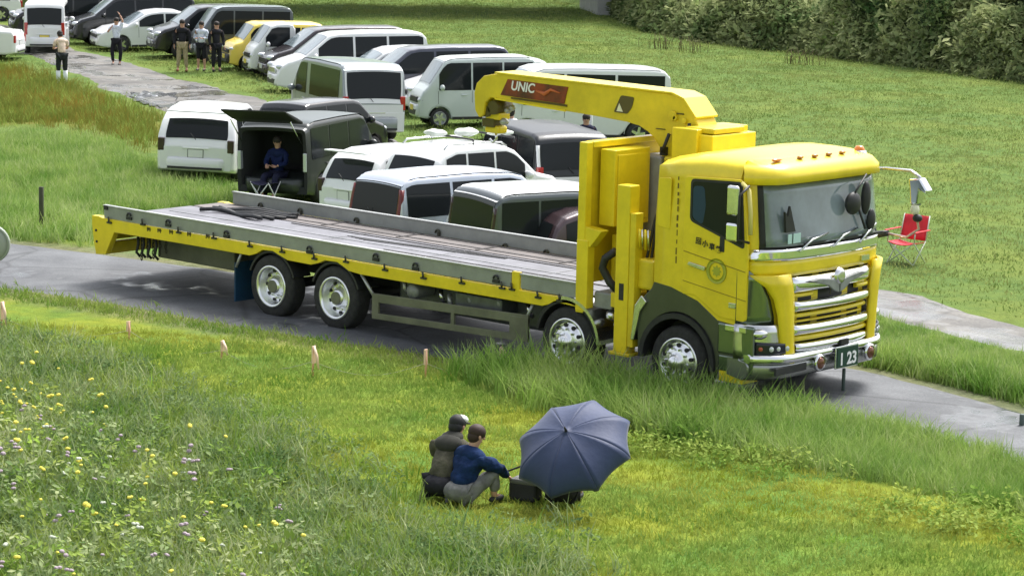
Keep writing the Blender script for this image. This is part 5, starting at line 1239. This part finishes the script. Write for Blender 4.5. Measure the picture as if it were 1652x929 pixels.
def parea(p): a = np.array(p); x, y = a[:, 0], a[:, 1]; return abs(np.dot(x, np.roll(y, 1))-np.dot(y, np.roll(x, 1)))/2
def offroad(P, m=.05):
    ne = lerp_line(NEARE, P[:, 0]); fe = lerp_line(FARE, P[:, 0]); a = (P[:, 1] < ne-m) | (P[:, 1] > fe+m)
    gn = lerp_line(GN_, P[:, 0]); gf = lerp_line(GF_, P[:, 0]); b = (P[:, 1] < gn-.1) | (P[:, 1] > gf+.1)
    return P[a & b]
def noise2(P, s, seed):
    r = np.random.default_rng(seed); k = r.normal(0, 1, (12, 2))*s; ph = r.uniform(0, 6.28, 12)
    return sum(np.sin(P[:, :2] @ k[i]+ph[i]) for i in range(12))/3.5
MG = leafmat('grass_mid', (.13, .255, .035), (.27, .42, .06), (.34, .41, .10))
MGY = leafmat('grass_yellowish', (.23, .30, .025), (.38, .42, .045), (.42, .42, .09), noise=.6)
MGB = leafmat('grass_bright', (.12, .26, .035), (.28, .45, .075), (.37, .48, .14))
MGF = leafmat('grass_far', (.14, .225, .05), (.22, .32, .075), (.31, .34, .12), noise=.5)
MW = leafmat('weed_leaf', (.07, .14, .04), (.15, .26, .08), (.24, .31, .14))
MRU = leafmat('weed_rust', (.27, .20, .04), (.27, .27, .055), (.16, .22, .045), noise=.4)
MBU = leafmat('undergrowth_leaf', (.07, .14, .045), (.25, .36, .12), (.42, .45, .22), noise=.35)
FY = mat('flower_yellow', (.68, .60, .08), .8); FP = mat('flower_pink', (.36, .29, .33), .9); FW = mat('flower_white', (.50, .53, .44), .9)
def tufts(m, k, n, a, b_, wd, sp, bend, s0): return [tuft(n, a, b_, wd, sp, bend, s0+i, m) for i in range(k)]
# foreground lawn
LAWN = wpoly([(-150, 505), (300, 540), (700, 590), (1000, 640), (1250, 740), (1652, 860), (1900, 1000), (-200, 1000)])
A_ = parea(LAWN); P = sample(LAWN, int(A_*170), 1); P = offroad(P)
nz = noise2(P, .9, 3)
scatter('lawn_grass', P[(nz+np.random.default_rng(1).normal(0,.25,len(nz))) < .1], tufts(MGY, 4, 10, .03, .085, .009, .05, .8, 10), .8, 1.3, 2, 'short yellow green mown grass', .3)
scatter('lawn_grass_green', P[nz >= -.1], tufts(MG, 4, 10, .03, .095, .009, .05, .8, 20), .8, 1.4, 3, 'short darker green grass in the lawn', .3)
# left foreground weeds and flowers
WEED = wpoly([(-200, 520), (40, 540), (200, 590), (330, 660), (520, 740), (640, 850), (900, 880), (960, 1000), (-200, 1000)])
P = sample(WEED, int(parea(WEED)*150), 5, .35); PALE = leafmat('weed_pale', (.16, .26, .09), (.32, .42, .16), (.42, .46, .24)); scatter('tall_weeds', P, tufts(MG, 4, 12, .10, .28, .013, .06, .6, 30)+tufts(PALE, 2, 9, .15, .38, .013, .05, .6, 38)+[leafy(26, .12, .20, .05, 90+i, MW) for i in range(3)], .6, 1.25, 6, 'tall weeds and grass at the lower left', .2)
P = sample(WEED, int(parea(WEED)*3), 7, .1); nz = noise2(P, .8, 8)
W2 = wpoly([(-200, 620), (60, 600), (200, 670), (300, 760), (420, 850), (600, 1000), (-200, 1000)])
Q = sample(W2, 75, 9, .3); scatter('yellow_flowers', Q, [leafy(10, .05, .28, .03, 70+i, MW, flower=(1+i % 2, .027), fm=FY) for i in range(3)], .7, 1.2, 10, 'small yellow flowers among the weeds', .2)
W3 = wpoly([(-200, 700), (60, 690), (300, 760), (430, 850), (520, 1000), (-200, 1000)])
Q = sample(W3, 90, 11, .3); scatter('pink_clover', Q, [leafy(12, .06, .27, .035, 80+i, MW, flower=(2, .024), fm=FP) for i in range(2)]+[leafy(12, .06, .27, .035, 85, MW, flower=(2, .020), fm=FW)], .7, 1.25, 12, 'pale pink clover heads among the weeds', .2)
Q = sample(wpoly([(-150, 640), (120, 650), (120, 740), (-150, 760)]), 40, 31, .2); scatter('yellow_flower_patch', Q, [leafy(10, .05, .26, .03, 72, MW, flower=(2, .020), fm=FY)], .7, 1.2, 13, 'dense patch of yellow flowers at the left edge', .2)
W4 = wpoly([(-200, 660), (100, 660), (280, 740), (400, 820), (520, 920), (540, 1000), (-200, 1000)])
Q = sample(W4, 650, 33, .3); scatter('broad_weeds', Q, [leafy(20, .14, .32, .075, 130+i, PALE if i % 2 else MG) for i in range(4)], .6, 1.2, 14, 'broad leaved pale weeds in the lower left corner', .3)
# tall verge grass in front of the cab
VERGE = wpoly([(735, 600), (800, 585), (960, 572), (1130, 592), (1260, 632), (1400, 668), (1700, 722), (1900, 760), (1900, 880), (1652, 830), (1420, 780), (1240, 740), (1080, 715), (960, 680), (850, 650)])
A_ = parea(VERGE); P = sample(VERGE, int(A_*230), 15, .12)
P = P[(P[:, 1] < lerp_line([(0, -1.1), (8.0, -.7), (9.2, -.30), (11.0, -.25), (11.6, -.1), (12.3, .3), (13.5, .45), (15, .1), (20, -1.7)], P[:, 0]))]
nz = noise2(P, 1.1, 5); P = P[nz > -1.15]; nz = noise2(P, 1.1, 5); scatter('verge_grass', P, tufts(MGB, 5, 13, .18, .50, .014, .06, .7, 40)+tufts(leafmat('verge_pale', (.20, .33, .09), (.36, .48, .15), (.44, .50, .22)), 2, 8, .2, .5, .013, .06, .7, 47), .65, 1.15, 16, 'tall bright grass along the road verge', .22, scale=np.clip(.86+.14*nz, .55, 1.12)*np.interp(P[:, 0], [6.5, 8.3, 12, 13, 14.5], [.8, 1.35, 1.2, .9, .68]))
V2 = wpoly([(950, 690), (1100, 710), (1300, 760), (1500, 800), (1652, 800), (1660, 900), (1450, 850), (1300, 800), (1150, 750), (1000, 730)])
P = sample(V2, int(parea(V2)*40), 17, .2); P = P[noise2(P, .9, 4) > .1]; scatter('verge_weeds', P, [leafy(34, .15, .20, .055, 60+i, MG) for i in range(4)], .6, 1.3, 18, 'low leafy weeds beside the verge grass', .2)
MATS_VP = bpy.data.materials['verge_pale']
# ragged short grass on both road edges
xs = RNG.uniform(-12, 17, 2600); ys = lerp_line(NEARE, xs)+RNG.normal(-.12, .16, 2600); P = np.column_stack([xs, ys, gz(xs, ys)])
scatter('road_edge_grass', P, tufts(MG, 3, 9, .04, .12, .010, .06, .8, 50), .7, 1.3, 19, 'ragged grass on the near edge of the road', .3)
# strip beyond the near road
xs = RNG.uniform(4.5, 22, 20000); f = lerp_line(FARE, xs); gn = lerp_line(GN_, xs); u = RNG.random(20000)**1.15; wdt = np.maximum(gn-.15-f, .3); ys = f+.12+u*wdt
P = np.column_stack([xs, ys, gz(xs, ys)]); strip_r = P[(P[:, 0] > 8)]
k = (P[:, 0] > 4.5)
scatter('strip_grass', P[k], tufts(MGB, 4, 14, .12, .34, .014, .07, .6, 55)+tufts(MATS_VP, 2, 9, .15, .36, .014, .07, .6, 58), .8, 1.3, 20, 'tall grass strip between the two tracks', .2, scale=np.interp((P[:, 1]-f)[k], [0, .3, 2.5, 6], [.6, 1.05, .85, .5]))
BANK = wpoly([(-150, 225), (80, 215), (190, 235), (262, 292), (378, 308), (378, 330), (170, 352), (150, 398), (-150, 375)])
P = sample(BANK, int(parea(BANK)*75), 21, .2); P = offroad(P, .1); scatter('bank_grass', P, tufts(MGB, 4, 14, .10, .34, .014, .07, .7, 65)+tufts(MATS_VP, 2, 9, .15, .38, .014, .07, .7, 68), .7, 1.2, 22, 'tall bright grass on the bank left of the cars', .25)
P = sample(RUST, int(parea(RUST)*26), 23, .5); P = offroad(P); scatter('rusty_weeds', P, tufts(MRU, 4, 12, .15, .4, .016, .10, .6, 75)+tufts(MG, 1, 12, .15, .35, .016, .10, .6, 79), .7, 1.3, 24, 'rust brown weeds beside the gravel path', .2)
# far field
FIELD = wpoly([(-200, 0), (900, 0), (1020, 45), (1300, 88), (1800, 150), (1900, 560), (1420, 470), (1100, 330), (900, 330), (500, 330), (300, 200), (-200, 60)])
P = sample(FIELD, 30000, 25); P = offroad(P)
scatter('field_grass', P, tufts(MGF, 5, 16, .03, .085, .020, .16, .8, 85), .7, 1.4, 26, 'short grass of the riverside field', .3)
# sparse brown weeds in the field
for px, py, n, lab in ((1290, 105, 9, 'clump of dry brown stalks by the undergrowth'), (1068, 80, 8, 'low dry weeds near the pier side of the field'), (1110, 85, 7, 'second patch of dry weeds in the far field')):
    c = at(px, py); b = MB(); rr = random.Random(px)
    for _ in range(n*3): 
        x, y = rr.gauss(0, .35), rr.gauss(0, .25); b.tube([(x, y, -.05), (x+rr.gauss(0, .06), y, .3), (x+rr.gauss(0, .14), y+rr.gauss(0, .1), rr.uniform(.4, .7))], [.012, .010, .004], 4)
    o = b.build('dry_weeds', mat('dry_stalk', (.11, .065, .04), .9)); o.location = c; tag(o, lab, 'weeds')
# undergrowth: uneven mound densely covered with leaves
def undergrowth():
    base = [at(px, py) for px, py in ((1005, 28), (1060, 52), (1130, 66), (1220, 78), (1300, 84), (1380, 96), (1460, 105), (1540, 118), (1620, 128), (1700, 140), (1850, 160))]
    r = np.random.default_rng(41); protos = [leafy(34, .60, .60, .26, 100+i, MBU) for i in range(5)]+[leafy(50, .6, .5, .15, 110+i, MBU) for i in range(2)]
    pts = []; scs = []
    L = [Vector((p.x, p.y)) for p in base]; away = Vector((DH[0], DH[1]))
    seg = [(L[i+1]-L[i]).length for i in range(len(L)-1)]; cum = np.concatenate([[0], np.cumsum(seg)])
    lump = [(r.uniform(0, cum[-1]), r.uniform(0, 26), r.uniform(1.0, 2.8), r.uniform(.5, 1.7)) for _ in range(120)]
    def height(s, t):
        h = 2.3*min(1, (t/2.2))**.6*(1+0)+.12*t
        e = 0
        for a, b_, w_, hh in lump:
            d2 = ((s-a)**2+(t-b_)**2)/w_**2
            if d2 < 4: e = max(e, hh*math.exp(-d2))
        return h*(.55+.45*e)+e*.8*min(1, t/1.0)
    n = 9500
    ss = r.uniform(0, cum[-1], n); tt = 30*r.random(n)**1.35
    for s, t in zip(ss, tt):
        i = min(len(seg)-1, int(np.searchsorted(cum, s)-1)); i = max(i, 0); p = L[i].lerp(L[i+1], (s-cum[i])/seg[i])+away*(t+r.normal(0, .25)-.2)
        z0 = float(gz(p.x, p.y)); h = height(s, t); z = z0+h*(1-.45*r.random()**3)
        pts.append((p.x, p.y, z-.35)); scs.append(1)
        if t < 3.5:
            pts.append((p.x, p.y, z0+h*r.random()-.3)); scs.append(.8)
    # mound under the leaves
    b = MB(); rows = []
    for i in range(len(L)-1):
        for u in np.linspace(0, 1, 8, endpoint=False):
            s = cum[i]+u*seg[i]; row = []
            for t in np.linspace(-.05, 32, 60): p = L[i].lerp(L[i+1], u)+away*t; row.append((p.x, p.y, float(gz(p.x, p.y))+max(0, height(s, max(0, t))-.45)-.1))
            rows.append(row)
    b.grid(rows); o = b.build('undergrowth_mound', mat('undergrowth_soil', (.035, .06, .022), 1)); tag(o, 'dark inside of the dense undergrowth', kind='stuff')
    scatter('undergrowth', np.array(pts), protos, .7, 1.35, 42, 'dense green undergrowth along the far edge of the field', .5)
undergrowth()
S.render.engine = 'CYCLES'
